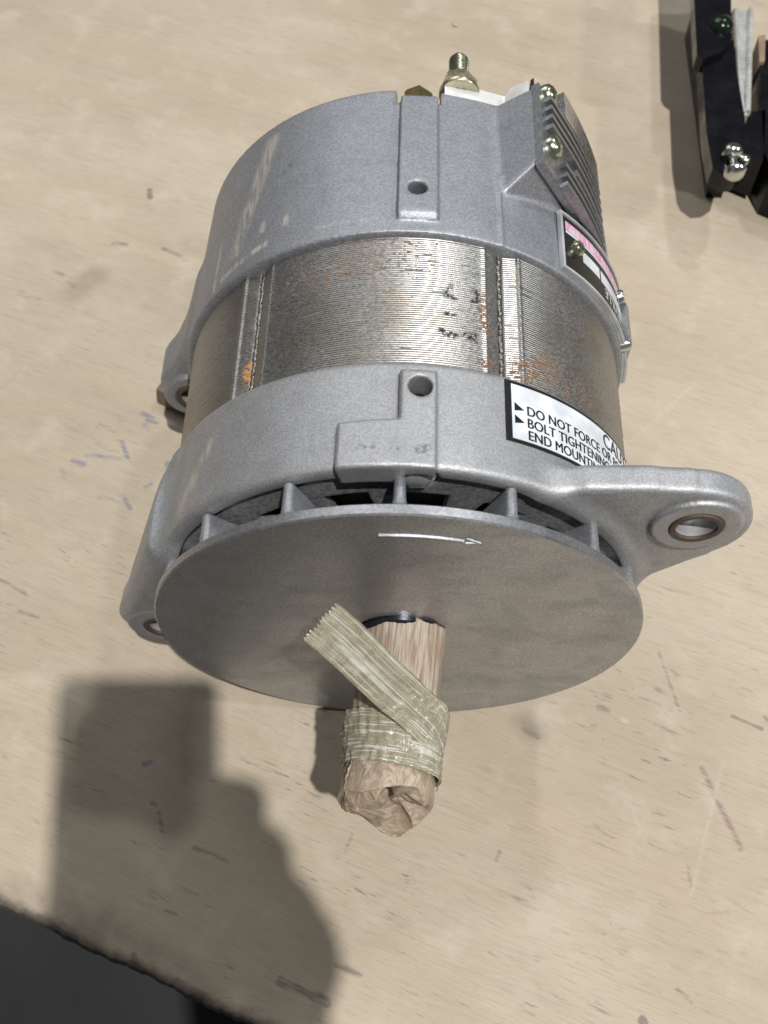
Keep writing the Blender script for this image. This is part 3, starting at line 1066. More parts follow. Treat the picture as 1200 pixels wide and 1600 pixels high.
def radial_screw(deg, r0, r1, y, rad, name, mat):
    """a small screw head with a hexagon socket, its axis pointing out of the cylinder"""
    V, F = [], []
    ax = pol(1, deg, 0) - Vector((0, 0, AX))
    tg = Vector((-ax.z, 0, ax.x))
    prof = [(rad, r0), (rad, r1 - rad * .3), (rad * .8, r1), (rad * .5, r1), (rad * .42, r1 - rad * .5), (0.0001, r1 - rad * .5)]
    n = 24
    for i in range(n):
        a = 2 * math.pi * i / n
        for rr_, h in prof:
            V.append(Vector((0, y, AX)) + ax * h + (tg * math.cos(a) + Vector((0, 1, 0)) * math.sin(a)) * rr_)
    m = len(prof)
    for i in range(n):
        j = (i + 1) % n
        for k in range(m - 1):
            F.append((i * m + k, j * m + k, j * m + k + 1, i * m + k + 1))
    me = py_mesh(name, V, F)
    o = link(name, me, mat, alt)
    me.set_sharp_from_angle(angle=R(40))
    return o


radial_screw(86.75, .0860, .0905, .0475, .0034, 'set_screw', M['dark_steel'])

# ---- terminal stud, gold bolt, insulator at the rear
SX, SZ = .0203, .0885
stud = bpy.data.objects.new('terminal_stud', None)
prof = []
yy = .2062
while yy < .2285:
    prof += [(.0043, yy), (.0037, yy + .0006)]
    yy += .0012
prof = [(0, .2058), (.0043, .2058)] + prof + [(.0036, .2292), (.0030, .2298), (0, .2298)]
stud = lathe_y('terminal_stud', prof, M['olive_zinc'], alt, 32, (SX, AX + SZ), 60)
bm = bmesh.new()
hexhead(bm, (SX, AX + SZ), .0076, .2080, .2160, R(12))
bm_obj('nut', bm, M['nut_olive'], stud, True, .0003, 1, 30)
lathe_y('washer', [(.004, .2060), (.0083, .2060), (.0086, .2064), (.0086, .2078), (.004, .2078)], M['nut_olive'], stud, 40, (SX, AX + SZ))
bm = bmesh.new()
hexhead(bm, (.0030, AX + .0870), .0068, .1970, .2072, R(25))
bm_obj('hex_bolt', bm, M['brass'], alt, True, .0003, 1, 30)


def prism_y(bm, pts, y0, y1):
    a = [bm.verts.new((x, y0, AX + z)) for x, z in pts]
    b = [bm.verts.new((x, y1, AX + z)) for x, z in pts]
    bm.faces.new(a)
    bm.faces.new(b[::-1])
    for i in range(len(pts)):
        j = (i + 1) % len(pts)
        bm.faces.new((a[i], b[i], b[j], a[j]))


bm = bmesh.new()
prism_y(bm, [(.014, .080), (.014, .0935), (.027, .0908), (.0395, .0872), (.0415, .0915), (.0485, .0955), (.0500, .080), (.04, .07)], .2008, .2080)
bm_obj('terminal_insulator', bm, M['white_plastic'], alt, True, .0006, 2)
bm = bmesh.new()
prism_y(bm, [(.0492, .085), (.0492, .0968), (.0504, .0978), (.0506, .085)], .2005, .2065)
bm_obj('gasket', bm, M['black_plastic'], alt, True)

# ---- voltage regulator: flat finned block on the pad
reg = empty('voltage_regulator')
reg.parent = alt
PN = R(33.5)


def regp(a, b, y):
    return Vector((a * math.cos(PN) - b * math.sin(PN), y, AX + a * math.sin(PN) + b * math.cos(PN)))


def reg_curve(b):
    return .0985 - 2.2 * max(0.0, .036 - b) ** 2


def reg_block(name, b0, b1, y0, y1, a0, a1, mat, bev=.0006, parent=None, n=14):
    """block following the regulator's gently domed face"""
    bm = bmesh.new()
    cols = []
    for i in range(n + 1):
        b = b0 + (b1 - b0) * i / n
        h = reg_curve(b)
        cols.append([bm.verts.new(regp(h + a0, b, y0)), bm.verts.new(regp(h + a1, b, y0)), bm.verts.new(regp(h + a1, b, y1)), bm.verts.new(regp(h + a0, b, y1))])
    for p, q in zip(cols[:-1], cols[1:]):
        for k in range(4):
            bm.faces.new((p[k], q[k], q[(k + 1) % 4], p[(k + 1) % 4]))
    bm.faces.new(cols[0])
    bm.faces.new(cols[-1][::-1])
    return bm_obj(name, bm, mat, parent or reg, True, bev, 2, 50)


reg_block('base_plate', .0548, -.008, .1550, .2010, -.0035, .0, M['finned'])
fin_y = [.1555, .1608, .1661, .1783, .1837, .1891, .1945]
for i, fy in enumerate(fin_y):
    b0 = .0505 if i > 2 else .0400
    reg_block('cooling_fin', b0, -.008, fy - .0011, fy + .0011, -.0002, .0032, M['finned'], .0006)
for fy in (.1714, .1732):
    reg_block('cooling_fin', .028, -.008, fy - .0009, fy + .0009, -.0002, .0030, M['finned'], .0005)
reg_block('cover', .0360, -.008, .1972, .2130, -.004, .0030, M['brushed'], .0012)


def reg_screw(b, y, rad):
    V, F = [], []
    ax = regp(1, 0, 0) - Vector((0, 0, AX))
    tg = regp(0, 1, 0) - Vector((0, 0, AX))
    h0 = reg_curve(b)
    prof = [(rad, h0 - .001), (rad, h0 + .0010), (rad * .9, h0 + .0026), (rad * .6, h0 + .0038), (rad * .32, h0 + .0041), (rad * .26, h0 + .0030), (.0001, h0 + .0030)]
    n = 24
    for i in range(n):
        a = 2 * math.pi * i / n
        for rr_, h in prof:
            V.append(Vector((0, y, AX)) + ax * h + tg * (b + math.cos(a) * rr_) + Vector((0, 1, 0)) * math.sin(a) * rr_)
    m = len(prof)
    for i in range(n):
        j = (i + 1) % n
        for k in range(m - 1):
            F.append((i * m + k, j * m + k, j * m + k + 1, i * m + k + 1))
    me = py_mesh('screw', V, F)
    link('screw', me, M['olive_zinc'], reg)
    me.set_sharp_from_angle(angle=R(45))


reg_screw(.0475, .2000, .0048)
reg_screw(.0465, .1705, .0050)

# ---- curved plates and printing on the cylinder
def curved_patch(name, r, deg0, deg1, y0, y1, thick, mat, parent, n=40, ny=2, skew=0.0):
    V, F = [], []
    for i in range(n + 1):
        a = deg0 + (deg1 - deg0) * i / n
        for rr_, yy_ in ((r, y0), (r + thick, y0), (r + thick, y1), (r, y1)):
            V.append(pol(rr_, a, yy_))
    for i in range(n):
        for k in range(4):
            F.append((i * 4 + k, i * 4 + (k + 1) % 4, (i + 1) * 4 + (k + 1) % 4, (i + 1) * 4 + k))
    F.append((3, 2, 1, 0))
    F.append((n * 4, n * 4 + 1, n * 4 + 2, n * 4 + 3))
    bm = bmesh.new()
    me = py_mesh(name, V, F)
    bm.from_mesh(me)
    return bm_obj(name, bm, mat, parent)


def text_patch(name, body, size, r, deg0, ybase, mat, parent, flip=False, bold=0.0, wide=1.0):
    cu = bpy.data.curves.new(name, 'FONT')
    cu.body = body
    cu.size = 1.0
    cu.offset = 0.0
    cu.fill_mode = 'FRONT'
    cu.resolution_u = 4
    tmp = bpy.data.objects.new('tmp', cu)
    COL.objects.link(tmp)
    dg = bpy.context.evaluated_depsgraph_get()
    dg.update()
    me = bpy.data.meshes.new_from_object(tmp.evaluated_get(dg))
    bpy.data.objects.remove(tmp)
    for v in me.vertices:
        s, h = v.co.x * size * wide, v.co.y * size
        if flip:
            s, h = -s, -h
        v.co = pol(r, deg0 - math.degrees(s / r), ybase + h)
    me.update()
    me.materials.clear()
    o = link(name, me, mat, parent, smooth=False)
    return o


lab = empty('caution_label')
lab.parent = alt
curved_patch('border', RB + .00005, 68.4, -6, .0338, .0594, .00022, M['label_black'], lab, 60)
curved_patch('white_field', RB + .0002, 66.9, -4.6, .0352, .0580, .00022, M['label_white'], lab, 60)
RT = RB + .00056
for sh_ in (-.00013, .00013):                       # struck twice for the bold weight
    rt_ = RT + (sh_ > 0) * .00003
    dd_ = math.degrees(sh_ / RB)
    for body_, sz_, dg_, yb_, wd_ in (('DO NOT FORCE OR POUND', .0056, 63.4, .0462, .90), ('BOLT TIGHTENING S', .0056, 63.4, .0411, .90),
                                      ('END MOUNTING', .0056, 63.3, .0361, .90), ('CAUTION', .0088, 39.2, .0513, .95)):
        text_patch('lettering', body_, sz_, rt_, dg_ + dd_, yb_, M['label_black'], lab, wide=wd_)
for yb in (.0484, .0432):
    me = py_mesh('pointer_mark', [pol(RT, 66.3, yb + .0019), pol(RT, 66.3, yb - .0017), pol(RT, 63.95, yb - .0006), ], [(0, 1, 2)])
    link('pointer_mark', me, M['label_black'], lab, smooth=False)

npl = empty('nameplate')
npl.parent = alt
curved_patch('backing', RR + .0001, 51.8, 2, .1226, .1530, .0010, M['plate_edge'], npl, 50)
for d0_, d1_, y0_, y1_ in ((51.9, 51.15, .1226, .1530), (51.15, 2, .1226, .1237), (51.15, 2, .1519, .1530)):
    curved_patch('rim', RR + .0009, d0_, d1_, y0_, y1_, .0014, M['plate_edge'], npl, 50 if d1_ < 10 else 2)
curved_patch('black_field', RR + .0008, 51.0, 2.6, .1240, .1516, .00085, M['plate_black'], npl, 50)
rp = RR + .0014
curved_patch('red_field', rp, 50.0, 12, .1444, .1490, .0004, M['pink'], npl, 40)
curved_patch('caption_strip', rp, 50.0, 12, .1428, .1441, .0004, M['plate_white'], npl, 40)
curved_patch('data_field', rp, 44.0, 36.5, .1336, .1394, .0004, M['plate_white'], npl, 12)
curved_patch('data_field', rp, 35.6, 24, .1336, .1394, .0004, M['plate_white'], npl, 16)
curved_patch('data_field', rp, 23.2, 12, .1336, .1394, .0004, M['plate_white'], npl, 16)
# the maker's name reads the other way up: last letters at this end
text_patch('lettering', 'LEECE-NEVILLE', .0068, RR + .0019, 42.0 - math.degrees(.0068 * 8.42 / RR), .1320, M['label_white'], npl, flip=True, bold=.01)
radial_screw(46.5, RR, RR + .0042, .1375, .0032, 'rivet', M['olive_zinc'])
# small bracket with two bolts on the far right flank
bm = bmesh.new()
for k, (a, b) in enumerate((( .0960, .1010),)):
    prism_y(bm, [(.090, .030), (.0955, .033), (.0972, .030), (.0972, .012), (.090, .010)], .1235, .1440)
brk = bm_obj('side_bracket', bm, M['finned'], alt, True, .0012, 2)
for (yy_, dg) in ((.1462, 20.0), (.1245, 17.0)):
    radial_screw(dg, .0960, .1008, yy_, .0032, 'bracket_bolt', M['zinc'])

#@WRAP
# ------------------------------------------------------------------ paper and tape on the shaft end
wrap = empty('shaft_wrapping')
tag(wrap, 'brown waxed paper wrapped over the shaft end and held with yellowish filament tape', 'wrapping')


def wrap_center(y):
    t_ = min(1.0, max(0.0, -y / .066))
    return (.0025 - .0048 * t_, AX + .0004 - .0006 * t_)


def wrap_rad(y, a):
    t_ = -y
    r = .0162 + .0006 * math.sin(a * 3 + y * 60) + .00035 * math.sin(a * 7 - y * 140)
    return r


nA, nY = 150, 70
V, UVs = [], []
for i in range(nA):
    a = 2 * math.pi * i / nA
    for j in range(nY):
        y = -.0006 - .0530 * j / (nY - 1)
        if j == 0:
            y += .0008 * math.sin(a * 5) + .0005 * math.sin(a * 11)
        cx, cz = wrap_center(y)
        q = Vector((math.cos(a) * 9, y * 25, math.sin(a) * 9))
        r = wrap_rad(y, a) + .0005 * mnoise.noise(q * .7) + .00018 * abs(math.sin(a * 31 + 2 * mnoise.noise(q)))
        V.append((cx + r * math.cos(a), y, cz + r * math.sin(a)))
        UVs.append((i / nA, j / nY))
F = grid_faces(nA, nY, True)
pm = np_mesh('paper_sleeve', V, F)
ul = pm.uv_layers.new(name='UVMap')
li = np.zeros(len(pm.loops), dtype=np.int32)
pm.loops.foreach_get('vertex_index', li)
uvv = np.array(UVs)[li]
ul.data.foreach_set('uv', uvv.astype(np.float32).ravel())
sl = link('paper_sleeve', pm, M['paper'], wrap)
md = sl.modifiers.new('thickness', 'SOLIDIFY')
md.thickness = .0003

# crumpled end: paper gathered over the shaft end in flat, hard-creased facets
rc = random.Random(11)
nA, rings = 15, [(-.0500, .0164, 0, 0), (-.0580, .0170, .0006, .0006), (-.0642, .0180, .0014, .0010), (-.0650, .0150, .0028, .0012),
                 (-.0632, .0100, .0034, .0018), (-.0617, .0045, .0028, .0014), (-.0612, .0006, 0, 0)]
CP = []
for i in range(nA):
    row = []
    for j, (y, r, jy, jr) in enumerate(rings):
        a = 2 * math.pi * (i + (rc.uniform(-.32, .32) if 1 < j < 6 else 0) + .45 * j / 6) / nA
        low = max(0.0, -math.sin(a - .15))
        yy = y + rc.uniform(-jy, jy) - (.0060 * low ** 2 if j in (2, 3) else (.003 * low if j == 4 else 0))
        sect = (a % 6.283)
        if 1.5 < sect < 3.6:                                     # upper left: a loose collar round a deep fold
            yy += (-.0022, .0, .0058, .0062, .003)[j - 2] if 2 <= j <= 6 else 0
            r += (.0010, -.0006, 0, 0, 0)[j - 2] if 2 <= j <= 6 else 0
        elif 3 <= j <= 5:
            yy -= .0022
        rr_ = r + rc.uniform(-jr, jr)
        cx, cz = wrap_center(yy)
        row.append(Vector((cx + rr_ * math.cos(a), yy, cz + rr_ * math.sin(a) - (.002 * low if j in (2, 3) else 0))))
    CP.append(row)
sub = 7
V = []
nAf, nRf = nA * sub, (len(rings) - 1) * sub + 1
for i in range(nAf):
    i0, fi = divmod(i, sub)
    fi /= sub
    i1 = (i0 + 1) % nA
    for j in range(nRf):
        j0, fj = divmod(j, sub)
        fj /= sub
        if j0 == len(rings) - 1:
            j0, fj = j0 - 1, 1.0
        A_, B_, C_, D_ = CP[i0][j0], CP[i1][j0], CP[i1][j0 + 1], CP[i0][j0 + 1]
        if (i0 + j0) % 2:                                         # two flat triangles per patch, alternating diagonals
            p = A_ + (B_ - A_) * fi + (D_ - A_) * fj if fi + fj <= 1 else C_ + (D_ - C_) * (1 - fi) + (B_ - C_) * (1 - fj)
        else:
            p = A_ + (D_ - A_) * fj + (C_ - D_) * fi if fj >= fi else A_ + (B_ - A_) * fi + (C_ - B_) * fj
        q = p * 240
        nz = mnoise.noise(q) * .00055 + mnoise.noise(q * 2.7) * .00022
        dv = Vector((p.x, 0, p.z - AX))
        p = p + (dv.normalized() if dv.length > 1e-6 else Vector((0, 0, 0))) * nz * (1 if j > 2 else 0) + Vector((0, -nz, 0)) * (1 if j > 6 else 0)
        V.append(p)
ceQ = grid_faces(nAf, nRf, True)
V = relax(np.array([list(v) for v in V]), ceQ, 2, .45)
ce = np_mesh('crumpled_end', V, ceQ)
co = link('crumpled_end', ce, M['crumple'], wrap)
ce.set_sharp_from_angle(angle=R(48))


def ribbon(name, path, width_vec, mat, parent, nseg=70, nw=14, teeth=False, thick=.00022, seed=0, rip=.00035):
    """path: list of (point, half-width vector) knots, smoothly interpolated"""
    P = np.array([list(p) for p in path])
    W = np.array([list(w) for w in width_vec])
    n = len(P)

    def cr(A, t_):
        i = min(n - 2, int(t_))
        f = t_ - i
        p0, p1, p2, p3 = A[max(0, i - 1)], A[i], A[i + 1], A[min(n - 1, i + 2)]
        return .5 * ((2 * p1) + (-p0 + p2) * f + (2 * p0 - 5 * p1 + 4 * p2 - p3) * f * f + (-p0 + 3 * p1 - 3 * p2 + p3) * f ** 3)
    V, UVs = [], []
    for i in range(nseg + 1):
        t_ = (n - 1) * i / nseg
        c, w = cr(P, t_), cr(W, t_)
        tn = cr(P, min(n - 1.001, t_ + .05)) - cr(P, max(0, t_ - .05))
        nm = np.cross(tn, w)
        nm = nm / (np.linalg.norm(nm) + 1e-12)
        for j in range(nw + 1):
            s = -1 + 2 * j / nw
            p = c + w * s
            e = 0
            if teeth and i == nseg:
                e = (.0009 if j % 2 else -.0007)
                p = p + tn / np.linalg.norm(tn) * e
            p = p + nm * rip * (mnoise.noise(Vector((s * 2 + seed, t_ * 3, seed))) + .5 * mnoise.noise(Vector((s * 5, t_ * 9 + seed, 2 * seed))) + .15 * math.sin(s * 21))
            V.append(p)
            UVs.append((j / nw, t_ * .6))
    me = np_mesh(name, V, grid_faces(nseg + 1, nw + 1))
    ul = me.uv_layers.new(name='UVMap')
    li = np.zeros(len(me.loops), dtype=np.int32)
    me.loops.foreach_get('vertex_index', li)
    ul.data.foreach_set('uv', np.array(UVs)[li].astype(np.float32).ravel())
    o = link(name, me, mat, parent)
    md = o.modifiers.new('thickness', 'SOLIDIFY')
    md.thickness = thick
    return o


# loose tongue of paper hanging below the end
for kn_, wv_, sd_ in (([(.001, -.0570, AX - .0168), (.000, -.0645, AX - .0176), (-.001, -.0705, AX - .0168), (.002, -.0755, AX - .0150)],
                       [(.0085, 0, .001), (.0080, .001, -.0005), (.0058, .0012, -.0012), (.0012, .0004, 0)], 5),
                      ([(-.0165, -.0550, AX + .004), (-.0185, -.0625, AX + .003), (-.0178, -.0675, AX + .001), (-.0140, -.0690, AX - .002)],
                       [(.001, 0, .0070), (.0012, .0004, .0075), (.0006, .001, .0064), (-.0004, .001, .0040)], 9)):
    ribbon('paper_flap', kn_, wv_, M['crumple'], wrap, 36, 14, thick=.0003, seed=sd_, rip=.0008)
# band wound twice round the paper
kn, wv = [], []
for k in range(22):
    a = -60 + 420 * k / 21.0
    y = -.0465 - .0030 * math.cos(R(a - 20))
    cx, cz = wrap_center(y)
    rr_ = .0181 + .0006 * math.sin(R(a * 2.3)) + .0002 * k / 21
    kn.append((cx + rr_ * math.cos(R(a)), y, cz + rr_ * math.sin(R(a))))
    wv.append((.0006 * math.cos(R(a)), .0098, .0006 * math.sin(R(a))))
ribbon('tape_band', kn, wv, M['tape'], wrap, 150, 18, seed=3, rip=.0011)
# last turn climbs over the top and its tail stands up in the air
kn = [(.0165, -.0515, AX - .006), (.0180, -.0470, AX + .003), (.0148, -.0425, AX + .0135), (.0078, -.0385, AX + .0205), (.0010, -.0355, AX + .0285),
      (-.0085, -.0330, AX + .0460), (-.0165, -.0310, AX + .0615), (-.0247, -.0297, AX + .0770)]
wv = [(.0005, .0090, .001), (.002, .0092, .0012), (.0042, .0083, .0005), (.0062, .0066, -.002), (.0068, .0062, -.0015),
      (.0064, .0060, -.0008), (.0058, .0064, -.0004), (.0051, .0066, 0)]
ribbon('tape_tail', kn, wv, M['tape'], wrap, 110, 22, teeth=True, seed=8, rip=.0009)

#@CLUTTER
# ------------------------------------------------------------------ block under the rear lug, chip on the table
M['block_wood'] = simple('grey_brown_wood', (0.20, 0.155, 0.115), 0.7)
bm = bmesh.new()
bmesh.ops.create_cube(bm, size=1.0)
bmesh.ops.scale(bm, vec=(.034, .022, .012), verts=bm.verts)
for v in bm.verts:
    if v.co.z > 0:
        v.co.x *= .94
        v.co.y += .0015
blk = bm_obj('support_block', bm, M['block_wood'], None, True, .0015, 2)
blk.location = (-.1175, .1790, .0061)
blk.rotation_euler = (0, 0, R(-27))
tag(blk, 'small grey-brown block on the table under the rear left lug', 'block')

M['chip'] = simple('pale_wood_chip', (0.55, 0.44, 0.25), 0.6)
bm = bmesh.new()
bmesh.ops.create_icosphere(bm, subdivisions=2, radius=.0022)
for v in bm.verts:
    v.co *= 1 + .45 * mnoise.noise(v.co * 700)
    v.co.z *= .5
chip = bm_obj('wood_chip', bm, M['chip'], None, False)
cw = TA + TE * -.0285 + Vector((.359, .933)) * .6335
chip.location = (cw.x, cw.y, .0009)
tag(chip, 'tiny pale wood chip on the table behind the alternator', 'chip')

# ------------------------------------------------------------------ black tool at the upper right
def mat_black_paint():
    t = NT('black_gloss_paint')
    c = t.coord()
    f = t.noise(c, 60.0, 4, .6)
    wear = t.ramp(t.noise(c, 160.0, 5, .7), .68, .76)
    col = t.mix(wear, t.mix(f, (.0035, .0035, .0050), (.008, .008, .011)), (.30, .26, .22))
    t.set(Base_Color=col, Roughness=t.ramp(f, .3, .7, .16, .34), Specular_IOR_Level=.28, Metallic=t.math('MULTIPLY', wear, .6), Normal=t.bump(f, .15, .0008))
    return t.m


M['black_paint'] = mat_black_paint()
M['chrome'] = simple('polished_steel', (0.85, 0.85, 0.82), 0.30, 0.6)
M['bolt_steel'] = simple('shiny_bolt_steel', (0.62, 0.62, 0.60), 0.2, 1.0)
M['green_glass'] = simple('dark_green_cap', (0.006, 0.014, 0.007), 0.14)


def plate(name, pts, z0, z1, mat, parent, bev=.0015, flare=None):
    bm = bmesh.new()
    lo = [bm.verts.new((x, y, z0)) for x, y in pts]
    hi = [bm.verts.new((x, y, z1)) for x, y in pts]
    bm.faces.new(hi)
    bm.faces.new(lo[::-1])
    for i in range(len(pts)):
        j = (i + 1) % len(pts)
        bm.faces.new((lo[i], lo[j], hi[j], hi[i]))
    return bm_obj(name, bm, mat, parent, True, bev, 2, 30)


tool = empty('hand_clamp', (.195, .36, 0))
tag(tool, 'black painted steel clamp with a polished channel and shiny bolt heads on the table', 'tool')
T0 = Vector((.195, .36))


def tl(pts):
    return [(x - T0.x, y - T0.y) for x, y in pts]


plate('arm', tl([(0.1807, 0.4125), (0.1865, 0.4212), (0.2031, 0.4315), (0.2011, 0.4022), (0.2003, 0.3617), (0.1979, 0.3289), (0.1940, 0.3170), (0.1876, 0.3115), (0.1810, 0.3105), (0.1758, 0.3165), (0.1757, 0.345)]), .037, .050, M['black_paint'], tool, .004)
plate('upper_bar', tl([(0.1870, 0.5430), (0.2143, 0.5440), (0.1992, 0.4245), (0.1925, 0.4121), (0.179, 0.4045), (0.1759, 0.4086)]), .046, .056, M['black_paint'], tool, .002)
ch = plate('channel', tl([(0.2084, 0.4677), (0.2215, 0.4694), (0.2053, 0.3688), (0.1997, 0.3675)]), .022, .0445, M['chrome'], tool, .0012)
for (a, b) in (((.2102, .4670), (.2010, .3685)), ((.2205, .4684), (.2046, .3692))):
    A_, B_ = Vector((a[0] - T0.x, a[1] - T0.y, .0452)), Vector((b[0] - T0.x, b[1] - T0.y, .0452))
    d_ = (B_ - A_).normalized()
    e_ = Vector((-d_.y, d_.x, 0))
    V, F = [], []
    for P_ in (A_, B_):
        for k in range(20):
            an = 2 * math.pi * k / 20
            V.append(P_ + (e_ * math.cos(an) + Vector((0, 0, 1)) * math.sin(an) * 1.3) * .0019)
    for k in range(20):
        F.append((k, (k + 1) % 20, 20 + (k + 1) % 20, 20 + k))
    F += [tuple(range(19, -1, -1)), tuple(range(20, 40))]
    me = py_mesh('channel_lip', V, F)
    link('channel_lip', me, M['chrome'], ch)
    me.set_sharp_from_angle(angle=R(40))
plate('lower_block', tl([(0.2059, 0.3834), (0.2214, 0.3861), (0.2137, 0.3424), (0.202, 0.3494)]), .004, .034, M['black_paint'], tool, .002)
plate('foot', tl([(.192, .50), (.208, .50), (.198, .345), (.188, .345)]), .0, .035, M['black_paint'], tool, .002)


def dome(name, x, y, z, r, h, mat, parent, stem=None):
    V, F = [], []
    prof = [(r * .96, -.002), (r, 0)] + [(r * math.cos(a), h * math.sin(a)) for a in np.linspace(.12, math.pi / 2 - .02, 8)]
    n, m = 28, len(prof)
    for i in range(n):
        a = 2 * math.pi * i / n
        for rr_, hh in prof:
            V.append((x - T0.x + rr_ * math.cos(a), y - T0.y + rr_ * math.sin(a), z + hh))
    for i in range(n):
        j = (i + 1) % n
        for k in range(m - 1):
            F.append((i * m + k, j * m + k, j * m + k + 1, i * m + k + 1))
    F.append(tuple(i * m + m - 1 for i in range(n)))
    return link(name, py_mesh(name, V, F), mat, parent)


dome('cap', .1945, .4370, .0555, .0080, .0065, M['green_glass'], tool)
dome('bolt_head', .1900, .3330, .0495, .0052, .0026, M['bolt_steel'], tool)
dome('bolt_head', .1957, .3250, .0495, .0032, .0022, M['bolt_steel'], tool)
# the loose screw whose stem and round head stick out towards the viewer
V, F = [], []
prof = [(.0001, .300), (.0045, .3010), (.0068, .2960), (.0066, .2940), (.0030, .2925), (.0001, .2920)]
scr = []
for nm, pr in (('screw_stem', [(.0022, .316), (.0022, .300)]), ('screw_head', [(.0001, .3000), (.0058, .2996), (.0066, .2984), (.0064, .2970), (.0040, .2952), (.0001, .2946)]), ('washer', [(.0020, .3125), (.0060, .3125), (.0062, .3112), (.0020, .3105)])):
    V, F = [], []
    n, m = 24, len(pr)
    for i in range(n):
        a = 2 * math.pi * i / n
        for rr_, yy_ in pr:
            V.append((.1872 - T0.x + rr_ * math.cos(a), yy_ + .0125 - T0.y, .0525 + rr_ * math.sin(a)))
    for i in range(n):
        j = (i + 1) % n
        for k in range(m - 1):
            F.append((i * m + k, i * m + k + 1, j * m + k + 1, j * m + k))
    link(nm, py_mesh(nm, V, F), M['bolt_steel'], tool)

jaw = empty('black_tool_case', (.235, .37, 0))
tag(jaw, 'black object with a worn brown edge, cut off by the right border of the photo', 'tool case')
T0 = Vector((.235, .37))
plate('body', tl([(0.2268, 0.4525), (0.2795, 0.4664), (0.2549, 0.3097), (0.2185, 0.3315), (0.2150, 0.3499)]), .0, .034, M['black_paint'], jaw, .003)
M['brown_edge'] = simple('worn_brown_trim', (0.30, 0.21, 0.145), 0.5)
plate('edge_trim', tl([(0.2262, 0.4545), (0.2310, 0.4556), (0.2265, 0.4290), (0.2230, 0.4285)]), .012, .0365, M['brown_edge'], jaw, .001)

# ------------------------------------------------------------------ the photographer's phone and hand (their shadow falls at lower left)
BACK = -FWD


def pf(r_, u_, b_):
    return CAM + RIGHT * r_ + UP * u_ + BACK * b_


M['phone'] = simple('dark_phone_glass', (0.02, 0.02, 0.022), 0.25)
M['skin'] = simple('skin', (0.50, 0.33, 0.25), 0.5)
M['sleeve'] = simple('dark_sleeve_cloth', (0.05, 0.055, 0.07), 0.85)
phone = empty('smartphone', tuple(pf(-.0195, -.060, .009)))
tag(phone, 'dark phone held over the table, its blurred shadow falls at lower left', 'phone')
PB = Vector(phone.location)


def phone_plate(name, r0, r1, u0, u1, b0, b1, mat, rad, bev):
    bm = bmesh.new()
    pts = []
    for cr_, cu_, a0 in ((r1 - rad, u1 - rad, 0), (r0 + rad, u1 - rad, 90), (r0 + rad, u0 + rad, 180), (r1 - rad, u0 + rad, 270)):
        for k in range(6):
            a = R(a0 + 18 * k)
            pts.append((cr_ + rad * math.cos(a), cu_ + rad * math.sin(a)))
    lo = [bm.verts.new(pf(x, y, b0) - PB) for x, y in pts]
    hi = [bm.verts.new(pf(x, y, b1) - PB) for x, y in pts]
    bm.faces.new(hi)
    bm.faces.new(lo[::-1])
    for i in range(len(pts)):
        j = (i + 1) % len(pts)
        bm.faces.new((lo[i], lo[j], hi[j], hi[i]))
    return bm_obj(name, bm, mat, phone, True, bev, 2, 50)


phone_plate('body', -.0535, .0118, -.1310, .0105, .0050, .0125, M['phone'], .0045, .0010)
phone_plate('screen', -.0475, .0085, -.1230, .0040, .0126, .0130, M['black_plastic'], .004, 0)

person = empty('person', tuple(pf(.03, -.11, .02)))
tag(person, 'right hand in a dark sleeve gripping the phone whose shadow falls at lower left', 'person')


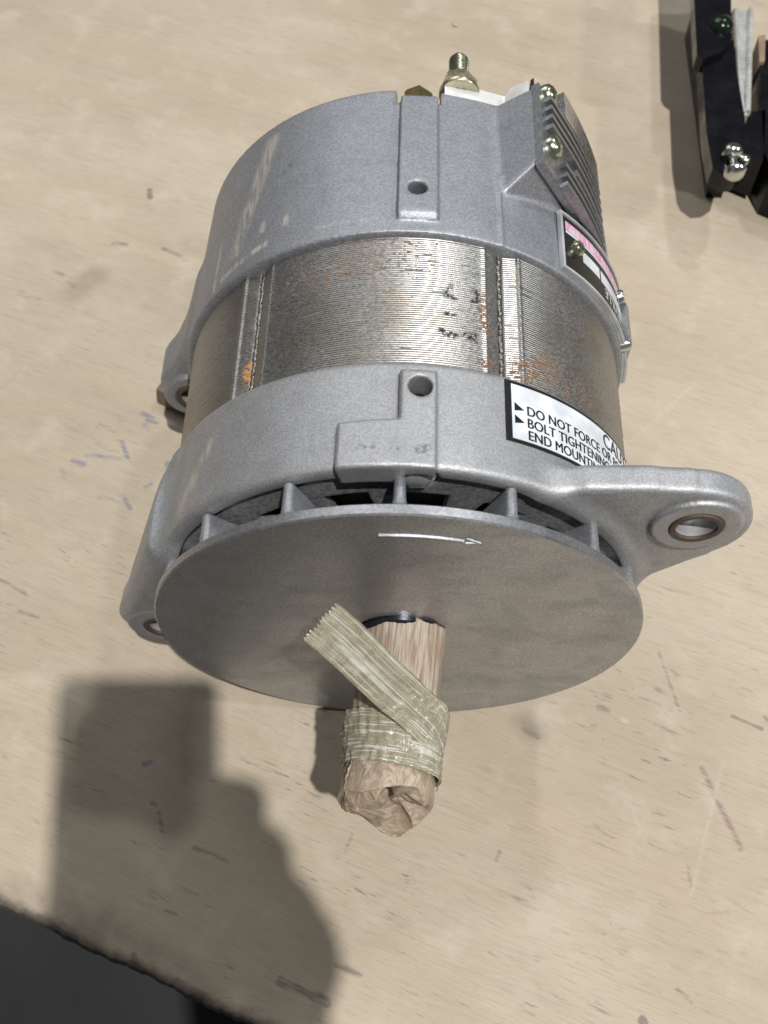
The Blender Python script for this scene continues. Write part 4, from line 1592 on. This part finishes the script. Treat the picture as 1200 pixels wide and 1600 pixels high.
def hand_mesh():
    vox = .0011
    lo, hi = np.array((-.062, -.215, -.030)), np.array((.085, -.005, .075))
    G = make_grid(lo, hi, vox)

    def cap(a, b, ra, rb):
        a, b = np.array(a), np.array(b)
        ab = b - a
        t_ = ((G[0] - a[0]) * ab[0] + (G[1] - a[1]) * ab[1] + (G[2] - a[2]) * ab[2]) / (ab @ ab)
        t_ = np.clip(t_, 0, 1)
        return np.sqrt((G[0] - a[0] - ab[0] * t_) ** 2 + (G[1] - a[1] - ab[1] * t_) ** 2 + (G[2] - a[2] - ab[2] * t_) ** 2) - (ra + (rb - ra) * t_)

    # palm: wrapped round the phone's right edge; wrist below
    d = cap((.024, -.064, .006), (.033, -.118, .020), .0120, .016)
    d = smin(d, cap((.040, -.090, .008), (.033, -.125, .022), .0150, .018), .010)
    d = smin(d, cap((.024, -.110, .022), (.020, -.150, .030), .0155, .022), .012)
    d = smin(d, cap((.026, -.135, .028), (.034, -.210, .050), .024, .028), .014)
    d = smin(d, cap((.013, -.043, .001), (.043, -.098, .004), .0105, .0125), .008)
    fingers = []
    for u, x1, x2, x3, rad in ((-.041, .016, -.004, -.036, .0085), (-.060, .024, .000, -.040, .0090), (-.079, .033, .006, -.036, .0087), (-.0965, .041, .014, -.024, .0078)):
        f = cap((x1 - .004, u - .006, .006), (x1 + .004, u, -.003), rad * 1.18, rad * 1.08)
        f = np.minimum(f, cap((x1 + .004, u, -.003), (x2, u + .003, -.0060), rad * 1.05, rad * .96))
        m_ = (x2 + x3) / 2
        f = np.minimum(f, cap((x2, u + .003, -.0060), (m_, u + .003, -.0072), rad * .96, rad * .90))
        f = np.minimum(f, cap((m_, u + .003, -.0072), (x3, u + .001, -.0040), rad * .90, rad * .72))
        fingers.append(f)
    fg = fingers[0]
    for f in fingers[1:]:
        fg = np.minimum(fg, f)
    th = cap((.034, -.105, .022), (.027, -.082, .026), .0135, .0115)
    th = np.minimum(th, cap((.027, -.082, .026), (.010, -.060, .0235), .0110, .0095))
    th = np.minimum(th, cap((.010, -.060, .0235), (-.006, -.046, .0215), .0095, .0075))
    d = smin(d, fg, .006)
    d = smin(d, th, .008)
    V, Q = sdf_mesh(d, lo, vox)
    V = relax(V, Q, 3, .45)
    B = np.array([list(RIGHT), list(UP), list(BACK)])
    W = V @ B + np.array(list(CAM)) - np.array(list(person.location))
    me = np_mesh('body', W, Q)
    o = link('body', me, M['skin'], person)
    return o


hand_mesh()
V, F = [], []
kn = [(pf(.0335, -.190, .045), .0345), (pf(.0350, -.205, .049), .036), (pf(.060, -.30, .085), .041), (pf(.095, -.40, .135), .050), (pf(.11, -.43, .15), .048)]
n = 32
for c_, r_ in kn:
    t_ = (kn[-1][0] - kn[0][0]).normalized()
    e1 = t_.cross(RIGHT).normalized()
    e2 = t_.cross(e1)
    for i in range(n):
        a = 2 * math.pi * i / n
        k = 1 + .05 * math.sin(a * 3 + r_ * 200)
        V.append(c_ + (e1 * math.cos(a) + e2 * math.sin(a)) * r_ * k - Vector(person.location))
for j in range(len(kn) - 1):
    for i in range(n):
        F.append((j * n + i, j * n + (i + 1) % n, (j + 1) * n + (i + 1) % n, (j + 1) * n + i))
F.append(tuple(range((len(kn) - 1) * n, len(kn) * n)))
link('sleeve', py_mesh('sleeve', V, F), M['sleeve'], person)
